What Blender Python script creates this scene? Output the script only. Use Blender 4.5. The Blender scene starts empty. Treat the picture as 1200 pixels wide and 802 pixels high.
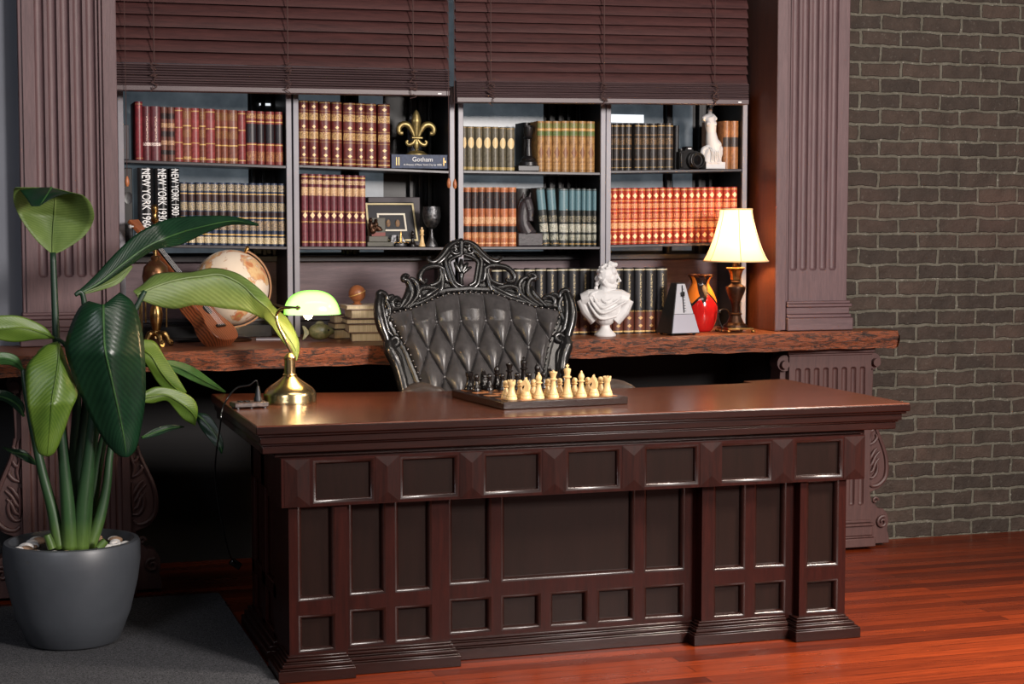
import bpy, bmesh, math, random
from mathutils import Vector, Matrix
random.seed(7)
sc = bpy.context.scene
COL = sc.collection
PI = math.pi
# ------------------------------------------------------------------ camera
F = 2000.0; TH = math.radians(17.5); PT = math.radians(3.97); H = 1.38
_r = Vector((math.cos(TH), -math.sin(TH), 0))
_f = Vector((math.sin(TH)*math.cos(PT), math.cos(TH)*math.cos(PT), -math.sin(PT)))
_u = Vector((math.sin(TH)*math.sin(PT), math.cos(TH)*math.sin(PT), math.cos(PT)))
def ray(px, py): return _f + _r*((px-600)/F) + _u*(-(py-401)/F)
def aY(px, py, Y):
    d = ray(px, py); t = Y/d.y; return Vector((d.x*t, Y, H+d.z*t))
def aZ(px, py, Z):
    d = ray(px, py); t = (Z-H)/d.z; return Vector((d.x*t, d.y*t, Z))
cam = bpy.data.cameras.new('camera'); cam.sensor_width = 36; cam.lens = F*36/1200
cam.clip_start = .05; cam.clip_end = 100
co = bpy.data.objects.new('camera', cam); COL.objects.link(co)
co.location = (0, 0, H); co.rotation_euler = (PI/2-PT, 0, -TH)
sc.camera = co
sc.view_settings.view_transform = 'Standard'
sc.view_settings.look = 'None'
sc.view_settings.exposure = 0
# ------------------------------------------------------------------ materials
def lin(c):
    o = []
    for v in c[:3]:
        v /= 255.0
        o.append(v/12.92 if v <= .04045 else ((v+.055)/1.055)**2.4)
    return (*o, 1)
class N:
    def __init__(s, name):
        s.m = bpy.data.materials.new(name); s.m.use_nodes = True
        s.t = s.m.node_tree; s.b = s.t.nodes['Principled BSDF']; s.o = s.t.nodes['Material Output']
    def n(s, typ, **kw):
        nd = s.t.nodes.new('ShaderNode'+typ)
        for k, v in kw.items():
            if k.startswith('i_'):
                k = k[2:]; nd.inputs[int(k) if k.isdigit() else k.replace('_', ' ')].default_value = v
            else: setattr(nd, k, v)
        return nd
    def l(s, a, b): s.t.links.new(a, b)
    def coord(s, kind='Object', scale=(1, 1, 1), rot=(0, 0, 0)):
        c = s.n('TexCoord'); m = s.n('Mapping'); m.inputs['Scale'].default_value = scale; m.inputs['Rotation'].default_value = rot
        s.l(c.outputs[kind], m.inputs['Vector']); return m.outputs[0]
    def noise(s, vec, scale=5, detail=6, rough=.6, dist=0):
        t = s.n('TexNoise'); t.inputs['Scale'].default_value = scale; t.inputs['Detail'].default_value = detail
        t.inputs['Roughness'].default_value = rough; t.inputs['Distortion'].default_value = dist
        s.l(vec, t.inputs['Vector']); return t.outputs[0]
    def ramp(s, fac, stops, interp='LINEAR'):
        r = s.n('ValToRGB'); e = r.color_ramp; e.interpolation = interp
        while len(e.elements) < len(stops): e.elements.new(.5)
        for el, (p, c) in zip(e.elements, stops): el.position = p; el.color = c
        s.l(fac, r.inputs[0]); return r
    def math(s, op, a, b=None, c=None):
        m = s.n('Math', operation=op)
        for i, x in enumerate((a, b, c)):
            if x is None: continue
            if isinstance(x, (int, float)): m.inputs[i].default_value = x
            else: s.l(x, m.inputs[i])
        return m.outputs[0]
    def mix(s, fac, a, b, blend='MIX'):
        m = s.n('MixRGB', blend_type=blend)
        for i, x in enumerate((fac, a, b)):
            if isinstance(x, (int, float)): m.inputs[i].default_value = x
            elif isinstance(x, tuple): m.inputs[i].default_value = x
            else: s.l(x, m.inputs[i])
        return m.outputs[0]
    def bump(s, h, strength=.3, dist=.01):
        b = s.n('Bump'); b.inputs['Strength'].default_value = strength; b.inputs['Distance'].default_value = dist
        s.l(h, b.inputs['Height']); s.l(b.outputs[0], s.b.inputs['Normal'])
    def set(s, **kw):
        for k, v in kw.items(): s.b.inputs[k.replace('_', ' ')].default_value = v
def mat(name, c, rough=.5, metal=0, c2=None, scale=8, stretch=(1, 1, 1), bump=0, bscale=None, coat=0, spec=.5, lo=.35, hi=.65, bdist=.004):
    n = N(name); n.set(Roughness=rough, Metallic=metal); n.b.inputs['Specular IOR Level'].default_value = spec
    n.b.inputs['Coat Weight'].default_value = coat; n.b.inputs['Coat Roughness'].default_value = .12
    n.set(Base_Color=lin(c))
    v = n.coord('Object', stretch)
    if c2 is not None:
        f = n.noise(v, scale, 8, .65, .3)
        r = n.ramp(f, [(lo, lin(c)), (hi, lin(c2))]); n.l(r.outputs[0], n.b.inputs['Base Color'])
    if bump:
        n.bump(n.noise(v, bscale or scale*3, 6, .6), bump, bdist)
    return n.m
def emis(name, c, s):
    n = N(name); n.set(Base_Color=lin(c)); n.b.inputs['Emission Color'].default_value = lin(c); n.b.inputs['Emission Strength'].default_value = s
    return n.m
# ------------------------------------------------------------------ mesh builder
def cr(pts, k=6):
    """Catmull-Rom through points (any dimension)"""
    P = [tuple(p) for p in pts]; D = len(P[0]); out = []
    for i in range(len(P)-1):
        p0 = P[max(i-1, 0)]; p1 = P[i]; p2 = P[i+1]; p3 = P[min(i+2, len(P)-1)]
        for j in range(k):
            t = j/k
            out.append(tuple(.5*(2*p1[d]+(p2[d]-p0[d])*t+(2*p0[d]-5*p1[d]+4*p2[d]-p3[d])*t*t+(3*p1[d]-p0[d]-3*p2[d]+p3[d])*t**3) for d in range(D)))
    out.append(P[-1]); return out
def interp(x, tab):
    if x <= tab[0][0]: return tab[0][1]
    for (a, b), (c, d) in zip(tab, tab[1:]):
        if x <= c: return b+(d-b)*(x-a)/(c-a)
    return tab[-1][1]
class MB:
    def __init__(s): s.v = []; s.f = []; s.m = []; s.uv = None
    def add(s, vs, fs, m=0):
        o = len(s.v); s.v += [Vector(v) for v in vs]
        for f in fs: s.f.append([i+o for i in f]); s.m.append(m)
        return s
    def box(s, x0, x1, y0, y1, z0, z1, m=0):
        return s.add([(x, y, z) for z in (z0, z1) for y in (y0, y1) for x in (x0, x1)],
                     [(0, 2, 3, 1), (4, 5, 7, 6), (0, 1, 5, 4), (2, 6, 7, 3), (0, 4, 6, 2), (1, 3, 7, 5)], m)
    def prism(s, poly, axis, a, b, m=0):
        n = len(poly)
        def P(p, t): return {'z': (p[0], p[1], t), 'y': (p[0], t, p[1]), 'x': (t, p[0], p[1])}[axis]
        return s.add([P(p, a) for p in poly]+[P(p, b) for p in poly],
                     [list(range(n))[::-1], list(range(n, 2*n))]+[(i, (i+1) % n, n+(i+1) % n, n+i) for i in range(n)], m)
    def lathe(s, prof, c=(0, 0, 0), n=28, m=0, sx=1, sy=1):
        vs = []; fs = []
        for r, z in prof:
            for k in range(n):
                a = 2*PI*k/n; vs.append((c[0]+max(r, 1e-5)*math.cos(a)*sx, c[1]+max(r, 1e-5)*math.sin(a)*sy, c[2]+z))
        for i in range(len(prof)-1):
            for k in range(n):
                fs.append((i*n+k, i*n+(k+1) % n, (i+1)*n+(k+1) % n, (i+1)*n+k))
        fs.append(list(range(n))[::-1]); fs.append([(len(prof)-1)*n+k for k in range(n)])
        return s.add(vs, fs, m)
    def tube(s, pts, r, n=8, m=0, flat=1.0):
        pts = [Vector(p) for p in pts]; L = len(pts)
        if isinstance(r, (int, float)): r = [r]*L
        elif len(r) != L: r = [interp(i/(L-1), [(j/(len(r)-1), q) for j, q in enumerate(r)]) for i in range(L)]
        vs = []; up = None
        for i in range(L):
            t = (pts[min(i+1, L-1)]-pts[max(i-1, 0)])
            t = t.normalized() if t.length > 1e-9 else Vector((0, 0, 1))
            if up is None:
                up = Vector((0, 1, 0)) if abs(t.y) < .9 else Vector((0, 0, 1))
            up = up-t*up.dot(t)
            up = up.normalized() if up.length > 1e-6 else t.orthogonal().normalized()
            sd = t.cross(up)
            for k in range(n):
                a = 2*PI*k/n; vs.append(pts[i]+sd*math.cos(a)*r[i]+up*math.sin(a)*r[i]*flat)
        fs = [(i*n+k, i*n+(k+1) % n, (i+1)*n+(k+1) % n, (i+1)*n+k) for i in range(L-1) for k in range(n)]
        fs += [list(range(n))[::-1], [(L-1)*n+k for k in range(n)]]
        return s.add(vs, fs, m)
    def ball(s, c, r, nu=16, nv=10, m=0, rot=None):
        if isinstance(r, (int, float)): r = (r, r, r)
        vs = []; c = Vector(c)
        for j in range(nv+1):
            th = PI*j/nv
            for i in range(nu):
                ph = 2*PI*i/nu
                p = Vector((r[0]*max(math.sin(th), 1e-4)*math.cos(ph), r[1]*max(math.sin(th), 1e-4)*math.sin(ph), r[2]*math.cos(th)))
                if rot: p = rot @ p
                vs.append(c+p)
        fs = [(j*nu+i, (j+1)*nu+i, (j+1)*nu+(i+1) % nu, j*nu+(i+1) % nu) for j in range(nv) for i in range(nu)]
        fs += [list(range(nu)), [nv*nu+i for i in range(nu)][::-1]]
        return s.add(vs, fs, m)
    def grid(s, rows, m=0):
        n = len(rows[0]); return s.add([p for r in rows for p in r],
            [(i*n+k, i*n+k+1, (i+1)*n+k+1, (i+1)*n+k) for i in range(len(rows)-1) for k in range(n-1)], m)
    def xf(s, M, start=0):
        for i in range(start, len(s.v)): s.v[i] = M @ s.v[i]
        return s
    def build(s, name, mats, parent=None, at=None, local=False, smooth=35, bevel=0, recalc=True, remesh=0, solid=0, sub=0, seg=2, label=None):
        base = Vector((0, 0, 0))
        if parent is not None:
            base = WL[parent.name] if not local else Vector((0, 0, 0))
        elif at is not None: base = Vector(at) if not local else Vector((0, 0, 0))
        me = bpy.data.meshes.new(name)
        me.from_pydata([v-base for v in s.v], [], s.f)
        if not isinstance(mats, (list, tuple)): mats = [mats]
        for m in mats: me.materials.append(m)
        for p, mi in zip(me.polygons, s.m): p.material_index = mi
        if recalc:
            b = bmesh.new(); b.from_mesh(me); bmesh.ops.recalc_face_normals(b, faces=b.faces); b.to_mesh(me); b.free()
        for p in me.polygons: p.use_smooth = True
        if smooth < 180: me.set_sharp_from_angle(angle=math.radians(smooth))
        o = bpy.data.objects.new(name, me); COL.objects.link(o)
        if parent is not None:
            o.parent = parent; WL[o.name] = WL[parent.name].copy()
        else:
            o.location = at if at is not None else (0, 0, 0); WL[o.name] = Vector(o.location)
        if remesh:
            md = o.modifiers.new('remesh', 'REMESH'); md.mode = 'VOXEL'; md.voxel_size = remesh; md.use_smooth_shade = True
            sm = o.modifiers.new('smooth', 'SMOOTH'); sm.factor = .5; sm.iterations = 3
        if sub:
            md = o.modifiers.new('subsurf', 'SUBSURF'); md.levels = sub; md.render_levels = sub
        if solid:
            md = o.modifiers.new('solid', 'SOLIDIFY'); md.thickness = solid; md.offset = 0; md.material_offset = 1 if len(mats) > 1 else 0
        if bevel:
            md = o.modifiers.new('bevel', 'BEVEL'); md.width = bevel; md.segments = seg; md.limit_method = 'ANGLE'; md.angle_limit = math.radians(40)
        if label: o['label'] = label
        return o
WL = {}
def tag(o, label, cat, group=None):
    o['label'] = label; o['category'] = cat
    if group: o['group'] = group
    return o
def thing(name, label, cat, loc=(0, 0, 0), rotz=0, group=None):
    o = bpy.data.objects.new(name, None); COL.objects.link(o); o.empty_display_size = .05
    o.location = loc; o.rotation_euler = (0, 0, rotz); WL[o.name] = Vector(loc)
    return tag(o, label, cat, group)
def struct(o): o['kind'] = 'structure'; return o
def copy_tree(o, parent=None):
    c = o.copy(); COL.objects.link(c); c.parent = parent; WL[c.name] = Vector(c.location)
    for ch in list(o.children): copy_tree(ch, c)
    return c
def text_mesh(name, body, size, mat_, parent, M, ext=.0003, sx=1.0):
    cu = bpy.data.curves.new(name, 'FONT'); cu.body = body; cu.size = size; cu.extrude = ext; cu.align_x = 'CENTER'; cu.align_y = 'CENTER'
    t = bpy.data.objects.new(name+'_tmp', cu); COL.objects.link(t)
    dg = bpy.context.evaluated_depsgraph_get(); dg.update()
    me = bpy.data.meshes.new_from_object(t.evaluated_get(dg)); bpy.data.objects.remove(t)
    me.transform(M @ Matrix.Diagonal((sx, 1, 1, 1))); me.materials.clear(); me.materials.append(mat_); me.name = name
    o = bpy.data.objects.new(name, me); COL.objects.link(o); o.parent = parent; WL[o.name] = WL[parent.name].copy(); return o
def basis(X, Y, loc=(0, 0, 0)):
    X = Vector(X).normalized(); Y = Vector(Y); Y = (Y-X*Y.dot(X)).normalized(); Z = X.cross(Y)
    return Matrix(((X.x, Y.x, Z.x, loc[0]), (X.y, Y.y, Z.y, loc[1]), (X.z, Y.z, Z.z, loc[2]), (0, 0, 0, 1)))
ORD = 'first second third fourth fifth sixth seventh eighth ninth tenth eleventh twelfth thirteenth fourteenth fifteenth sixteenth seventeenth eighteenth nineteenth twentieth'.split()

# ------------------------------------------------------------------ palette
def wood(name, c, c2, rough=.4, axis='x', coat=0, bump=.15, spec=.5, sc_=6, fine=1.0):
    st = {'x': (.8, 9, 9), 'y': (9, .8, 9), 'z': (9, 9, .8)}[axis]
    n = N(name); v = n.coord('Object', st)
    f = n.noise(v, sc_, 8, .7, .6); f2 = n.noise(n.coord('Object', tuple(k*5*fine for k in st)), sc_, 4, .6)
    g = n.math('ADD', n.math('MULTIPLY', f, .7), n.math('MULTIPLY', f2, .3))
    r = n.ramp(g, [(.36, lin(c)), (.64, lin(c2))]); n.l(r.outputs[0], n.b.inputs['Base Color'])
    n.set(Roughness=rough); n.b.inputs['Specular IOR Level'].default_value = spec
    n.b.inputs['Coat Weight'].default_value = coat; n.b.inputs['Coat Roughness'].default_value = .15
    if bump: n.bump(f2, bump, .002)
    return n.m
M = {}
M['pil'] = wood('umber_painted_wood', (80, 59, 61), (102, 77, 78), .55, 'z', bump=.2)
M['pilh'] = wood('umber_painted_wood_moulding', (80, 59, 61), (102, 77, 78), .5, 'x', bump=.2)
M['leg'] = wood('umber_carved_wood', (62, 38, 36), (80, 51, 47), .55, 'z', bump=.2)
M['wains'] = wood('plum_wainscot_wood', (76, 56, 61), (104, 80, 84), .5, 'x', bump=.15)
M['reveal'] = wood('reddish_brown_reveal_wood', (64, 31, 18), (86, 43, 25), .4, 'z')
M['blind'] = wood('dark_walnut_slat_wood', (50, 29, 29), (76, 45, 43), .42, 'x', bump=.1)
M['blindb'] = wood('greyed_walnut_slat_wood', (92, 74, 76), (112, 92, 93), .45, 'x', bump=.1)
M['blindr'] = wood('walnut_rail_wood', (66, 50, 52), (82, 64, 66), .45, 'x', bump=.1)
M['cord'] = mat('brown_cord', (66, 42, 38), .8)
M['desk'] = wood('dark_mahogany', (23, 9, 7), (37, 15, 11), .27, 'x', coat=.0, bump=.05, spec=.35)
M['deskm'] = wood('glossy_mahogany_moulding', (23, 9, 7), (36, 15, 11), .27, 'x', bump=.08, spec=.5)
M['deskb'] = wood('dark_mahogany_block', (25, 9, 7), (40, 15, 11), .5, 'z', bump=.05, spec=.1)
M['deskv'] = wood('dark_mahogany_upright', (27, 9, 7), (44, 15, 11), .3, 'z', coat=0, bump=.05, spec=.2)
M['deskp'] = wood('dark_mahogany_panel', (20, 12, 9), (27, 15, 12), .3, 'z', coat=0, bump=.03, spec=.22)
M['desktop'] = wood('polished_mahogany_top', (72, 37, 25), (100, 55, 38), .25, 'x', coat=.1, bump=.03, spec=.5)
M['slabtop'] = wood('rustic_brown_slab_wood', (96, 50, 28), (136, 80, 50), .38, 'x', bump=.2)
M['black'] = mat('black_paint', (16, 15, 16), .45)
M['blackgloss'] = mat('black_gloss', (12, 12, 13), .22)
M['shelf'] = mat('black_shelf_wood', (40, 36, 40), .35, c2=(52, 46, 50), scale=4, stretch=(1, 8, 8))
M['grey'] = mat('grey_painted_upright', (122, 119, 126), .4, c2=(136, 133, 140), scale=3)
M['brass'] = mat('aged_brass', (200, 165, 105), .28, 1, c2=(120, 84, 46), scale=30)
M['brassb'] = mat('satin_brass', (212, 186, 136), .24, 1)
M['bronze'] = mat('dark_bronze', (84, 58, 42), .35, .8, c2=(48, 34, 27), scale=20)
M['pewter'] = mat('dark_pewter', (120, 120, 122), .35, .9, c2=(50, 50, 52), scale=60, bump=.6, bscale=90)
M['iron'] = mat('black_cast_metal', (26, 24, 25), .35, .2)
M['cast'] = mat('charcoal_cast_resin', (58, 50, 54), .45, c2=(44, 40, 42), scale=40, bump=.3)
M['plaster'] = mat('white_plaster', (206, 204, 203), .55)
M['pages'] = mat('book_pages', (205, 190, 160), .8, c2=(180, 164, 132), scale=6, stretch=(60, 1, 1))
M['gold'] = mat('gilt', (205, 165, 95), .4, .3)
M['white_text'] = mat('white_lettering', (235, 235, 235), .6)
M['leather'] = mat('black_leather', (50, 48, 48), .33, c2=(68, 65, 65), scale=26, bump=.25, bscale=160, bdist=.001)
M['carve'] = mat('black_lacquered_carving', (22, 21, 21), .27, coat=.25, bump=.1, bscale=50)
M['nail'] = mat('dark_nailhead', (96, 92, 90), .25, .9)
M['ivory'] = mat('boxwood', (214, 178, 122), .35, c2=(226, 194, 142), scale=14)
M['ebony'] = mat('ebonised_wood', (22, 18, 17), .25)
M['pot'] = mat('charcoal_grey_glaze', (60, 63, 68), .42, c2=(67, 70, 75), scale=5, bump=.05)
M['wallblue'] = mat('slate_blue_painted_wall', (98, 101, 109), .8, c2=(104, 107, 115), scale=2)
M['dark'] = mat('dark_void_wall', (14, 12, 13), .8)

# ------------------------------------------------------------------ setting
def floor_mat():
    n = N('red_brown_floorboards'); c = n.n('TexCoord'); sep = n.n('SeparateXYZ'); n.l(c.outputs['Object'], sep.inputs[0])
    br = n.n('TexBrick'); br.offset = .37; br.offset_frequency = 2
    n.l(c.outputs['Object'], br.inputs['Vector'])
    for k, v in dict(Scale=1.0, Mortar_Size=.0016, Mortar_Smooth=.2, Bias=0, Brick_Width=2.1, Row_Height=.062).items(): br.inputs[k.replace('_', ' ')].default_value = v
    br.inputs['Color1'].default_value = lin((74, 25, 11)); br.inputs['Color2'].default_value = lin((136, 54, 22)); br.inputs['Mortar'].default_value = lin((50, 16, 9))
    v = n.coord('Object', (1.2, 26, 1)); f = n.noise(v, 4, 8, .7, .5)
    r = n.ramp(f, [(.3, lin((130, 100, 90))), (.7, (1, 1, 1, 1))])
    col = n.mix(.8, br.outputs[0], r.outputs[0], 'MULTIPLY'); n.l(col, n.b.inputs['Base Color'])
    rg = n.ramp(n.noise(n.coord('Object', (1, 3, 1)), 3, 4), [(.3, (.22,)*3+(1,)), (.7, (.4,)*3+(1,))]); n.l(rg.outputs[0], n.b.inputs['Roughness'])
    h = n.math('SUBTRACT', n.math('MULTIPLY', f, .25), br.outputs[1]); n.bump(h, .3, .002)
    n.b.inputs['Specular IOR Level'].default_value = .18
    return n.m
def brick_mat():
    n = N('dark_brown_brick'); c = n.n('TexCoord'); sep = n.n('SeparateXYZ'); cmb = n.n('CombineXYZ')
    n.l(c.outputs['Object'], sep.inputs[0])
    wob = n.noise(c.outputs['Object'], 9, 4, .6); w2 = n.math('MULTIPLY', n.math('SUBTRACT', wob, .5), .03)
    n.l(n.math('ADD', sep.outputs[0], w2), cmb.inputs[0]); n.l(n.math('ADD', sep.outputs[2], w2), cmb.inputs[1])
    br = n.n('TexBrick'); br.offset = .5; n.l(cmb.outputs[0], br.inputs['Vector'])
    for k, v in dict(Scale=1.0, Mortar_Size=.0078, Mortar_Smooth=.3, Bias=-.2, Brick_Width=.196, Row_Height=.0668).items(): br.inputs[k.replace('_', ' ')].default_value = v
    br.inputs['Color1'].default_value = lin((58, 47, 39)); br.inputs['Color2'].default_value = lin((78, 62, 52)); br.inputs['Mortar'].default_value = lin((104, 100, 88))
    f = n.noise(c.outputs['Object'], 14, 8, .7); r = n.ramp(f, [(.3, lin((175, 170, 160))), (.7, (1, 1, 1, 1))])
    col = n.mix(.9, br.outputs[0], r.outputs[0], 'MULTIPLY')
    sp = n.ramp(n.noise(c.outputs['Object'], 60, 5, .7), [(.60, (0, 0, 0, 1)), (.68, (1, 1, 1, 1))])
    spk = n.math('MULTIPLY', sp.outputs[0], n.math('ADD', n.math('MULTIPLY', br.outputs[1], .6), .12))
    col = n.mix(spk, col, lin((150, 145, 135)))
    big = n.ramp(n.noise(c.outputs['Object'], 1.6, 3, .5), [(.55, (0, 0, 0, 1)), (.75, (1, 1, 1, 1))])
    col = n.mix(n.math('MULTIPLY', big.outputs[0], .35), col, lin((98, 70, 60)))
    n.l(col, n.b.inputs['Base Color']); n.set(Roughness=.75)
    h = n.math('SUBTRACT', n.math('MULTIPLY', f, .8), br.outputs[1]); n.bump(h, 1.0, .02)
    return n.m
def carpet_mat():
    n = N('charcoal_carpet_pile'); v = n.coord()
    r = n.ramp(n.noise(v, 220, 4, .8), [(.35, lin((26, 26, 27))), (.7, lin((112, 112, 116)))]); n.l(r.outputs[0], n.b.inputs['Base Color'])
    n.set(Roughness=.95); n.b.inputs['Specular IOR Level'].default_value = .1
    n.bump(n.noise(v, 300, 3, .7), 1, .006); return n.m
struct(MB().box(-4, 7, -2.5, 7.2, -.06, 0).build('floor', floor_mat()))
YB = 6.56   # wall face
struct(MB().box(3.50, 7, YB, YB+.2, 0, 3.0).build('wall_right', brick_mat()))
M['brickred'] = mat('weathered_red_brick', (104, 66, 54), .8, c2=(86, 58, 48), scale=20, bump=.5)
struct(MB().box(3.48, 3.515, YB-.02, YB+.01, .93, 3.0).build('trim_1', mat('old_mortar_strip', (88, 86, 76), .85, c2=(70, 66, 58), scale=20, bump=.6)))
struct(MB().box(-4, .20, YB, YB+.2, 0, 3.0).build('wall_left', M['wallblue']))
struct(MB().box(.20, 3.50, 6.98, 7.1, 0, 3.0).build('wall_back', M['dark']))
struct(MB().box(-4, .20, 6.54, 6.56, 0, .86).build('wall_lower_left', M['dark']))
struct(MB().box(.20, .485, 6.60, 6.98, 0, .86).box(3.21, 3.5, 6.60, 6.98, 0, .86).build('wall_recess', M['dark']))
# window behind the shelves
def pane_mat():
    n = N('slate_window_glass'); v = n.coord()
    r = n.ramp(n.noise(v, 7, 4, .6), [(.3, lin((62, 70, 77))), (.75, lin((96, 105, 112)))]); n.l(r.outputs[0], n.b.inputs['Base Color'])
    n.set(Roughness=.28); n.l(r.outputs[0], n.b.inputs['Emission Color']); n.b.inputs['Emission Strength'].default_value = .6; return n.m  # emission put into the glass to lighten panes the blinds keep dark
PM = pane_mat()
win = struct(MB().box(.50, 3.20, 6.955, 6.975, 1.23, 2.6).build('window_1', M['black'], at=(1.8, 6.96, 1.23)))
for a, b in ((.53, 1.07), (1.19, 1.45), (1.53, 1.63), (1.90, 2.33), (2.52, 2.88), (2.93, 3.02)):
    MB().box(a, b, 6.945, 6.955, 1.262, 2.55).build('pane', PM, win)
for x in (1.09, 1.13, 1.17, 1.475, 1.505, 1.745, 1.785, 1.825, 1.86, 2.36, 2.40, 2.44, 2.48, 2.90, 3.05, 3.10, 3.15):
    MB().box(x-.009, x+.009, 6.925, 6.955, 1.23, 2.55).build('mullion', M['black'], win, bevel=.003)
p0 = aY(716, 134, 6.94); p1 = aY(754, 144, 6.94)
MB().box(p0.x, p1.x, 6.936, 6.944, p1.z, p0.z).build('painted_glint', emis('painted_reflection_white', (235, 240, 245), 1.3), win)  # white reflection in the glass, put in as a glowing strip
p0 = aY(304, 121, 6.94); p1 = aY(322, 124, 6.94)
MB().box(p0.x, p1.x, 6.936, 6.944, p1.z, p0.z).build('painted_glint', emis('painted_glint_white', (235, 240, 245), 1.0), win)  # thinner glint on the glass, likewise a glowing strip put in
struct(MB().box(.50, 3.20, 6.93, 6.98, .93, 1.235).build('wall_wainscot', M['wains']))
w = MB()
for z0, z1, d in ((.93, .985, .05), (.985, 1.0, .06), (1.225, 1.25, .03)): w.box(.50, 3.20, 6.93-d, 6.93, z0, z1)
struct(w.build('trim_2', M['shelf'], bevel=.003))
# reveals beside the opening
struct(MB().box(3.1825, 3.21, 6.449, 6.98, .932, 2.7).build('wall_reveal_right', M['reveal']))
struct(MB().box(.485, .5145, 6.449, 6.98, .932, 2.7).build('wall_reveal_left', M['pil']))

# carpet
tag(MB().box(-3.5, .843, 1.0, 6.30, 0.001, .012).build('carpet', carpet_mat(), at=(-1.2, 3.6, 0)), 'charcoal grey carpet lying under the plant pot left of the desk', 'carpet')

# fluted heightfield (front faces -Y)
def fluted(mb, x0, x1, z0, z1, Y, thick, centers, fw, fz0, fz1, depth):
    xs = sorted(set([x0, x1]+[c+fw*k/10 for c in centers for k in range(-5, 6)]))
    r = fw/2
    zs = sorted(set([z0, z1, fz0-r, fz1+r]+[fz0-r*math.cos(k*PI/14) for k in range(8)]+[fz1+r*math.cos(k*PI/14) for k in range(8)]))
    zs = [z for z in zs if z0-1e-6 <= z <= z1+1e-6]
    rows = []
    for z in zs:
        row = []
        for x in xs:
            d = 0
            for c in centers:
                dz = max(fz0-z, z-fz1, 0); q = 1-((x-c)/r)**2-(dz/r)**2
                if q > 0: d = max(d, depth*q**.5)
            row.append((x, Y+d, z))
        rows.append(row)
    mb.grid(rows)
    mb.box(x0, x1, Y+depth+.004, Y+thick, z0, z1)
    # edges closing the front to the box
    for xa in (x0, x1): mb.add([(xa, Y, z0), (xa, Y+depth+.004, z0), (xa, Y+depth+.004, z1), (xa, Y, z1)], [(0, 1, 2, 3)])
    return mb
def pilaster(label, xo, s):
    # s=+1: opening edge to the right
    t = thing('pilaster', label, 'pilaster', (xo, 6.5, .932))
    X = lambda d: xo - s*d     # d measured from opening edge outward
    a, b = sorted((X(.068), X(.33)))
    cs = [X(.089+.0455*k) for k in range(5)]
    fluted(MB(), a, b, 1.04, 2.72, 6.462, .09, cs, .034, 1.20, 2.8, .016).build('fluted_shaft', M['pil'], t, recalc=True)
    e = MB(); a, b = sorted((X(0), X(.05))); e.box(a, b, 6.448, 6.56, .935, 2.72)
    a, b = sorted((X(.05), X(.062))); e.box(a, b, 6.456, 6.56, .935, 2.72)
    a, b = sorted((X(.062), X(.07))); e.box(a, b, 6.466, 6.56, .935, 2.72)
    e.build('edge_board', M['pil'], t, bevel=.003)
    e = MB(); a, b = sorted((X(.315), X(.345))); e.box(a, b, 6.47, 6.56, .935, 2.72); e.build('edge_board', M['pil'], t, bevel=.003)
    m = MB()
    for z0, z1, o in ((.932, .985, .0), (.985, 1.0, .006), (1.0, 1.03, .012), (1.03, 1.044, .004), (1.044, 1.056, .01)):
        a, b = sorted((X(.052), X(.358-o))); m.box(a, b, 6.434+o, 6.56, z0, z1)
    m.build('base_moulding', M['pilh'], t, bevel=.004)
    return t
pilaster('tall fluted brown pilaster at the left end of the slab shelf, beside the blue-grey wall', .514, 1)
pilaster('tall fluted brown pilaster at the right end of the slab shelf, against the brick wall', 3.183, -1)

# live edge slab
def slab():
    t = thing('slab_shelf', 'thick live-edge wooden slab running as a shelf below the bookcases', 'shelf', (1.6, 6.5, .86))
    rnd = random.Random(3); xs = [-1.2+.02*i for i in range(int((3.70+1.2)/.02)+1)]
    def fy(x):
        return 6.08+(x-.957)*.0953+.006*math.sin(x*5.1)+.004*math.sin(x*13+1)+.003*math.sin(x*37)
    top = MB(); rows = [[], []]
    for x in xs: rows[0].append((x, fy(x)+.012, .93)); rows[1].append((x, 6.93 if x < 3.52 and x > .19 else 6.555, .93))
    n = len(xs)
    vs = rows[0]+rows[1]+[(x, y+.004, .862) for x, y, z in rows[0]]+[(x, y, .862) for x, y, z in rows[1]]
    fs = []
    for i in range(n-1):
        fs += [(i, i+1, n+i+1, n+i), (2*n+i, 3*n+i, 3*n+i+1, 2*n+i+1), (n+i, n+i+1, 3*n+i+1, 3*n+i), (i, 2*n+i, 2*n+i+1, i+1)]
    fs += [(0, n, 3*n, 2*n), (n-1, 3*n-1, 4*n-1, 2*n-1)]
    top.add(vs, fs).build('slab_top', M['slabtop'], t)
    b = MB(); rows = []
    K = 9
    for x in xs:
        row = []
        for k in range(K):
            q = k/(K-1); z = .931-.071*q
            bul = math.sin(PI*min(1, q*1.15+.02))**.6 if q < .85 else .5
            y = fy(x)+.012-.014*bul-.004*rnd.random()+.012*q
            row.append((x, y, z-(.002*math.sin(x*9)+.002*math.sin(x*31) if k == K-1 else 0)))
        rows.append(row)
    b.grid(rows)
    # right end bark
    ys = [fy(3.70)+.012+.02*i for i in range(14)]
    b.grid([[(3.70+.012*math.sin(PI*k/(K-1))+.004*rnd.random(), y, .931-.071*k/(K-1)) for k in range(K)] for y in ys])
    n_ = N('charred_live_edge'); v = n_.coord('Object', (2.4, 3, 12))
    f = n_.noise(v, 7, 10, .78, 1.2)
    r = n_.ramp(f, [(.36, lin((20, 14, 12))), (.46, lin((58, 34, 24))), (.55, lin((142, 72, 36))), (.62, lin((78, 50, 40))), (.72, lin((160, 116, 90)))])
    n_.l(r.outputs[0], n_.b.inputs['Base Color']); n_.set(Roughness=.45)
    n_.bump(n_.noise(n_.coord('Object', (3, 3, 14)), 9, 8, .7), .8, .01)
    b.build('live_edge', n_.m, t, recalc=True)
slab()

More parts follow.
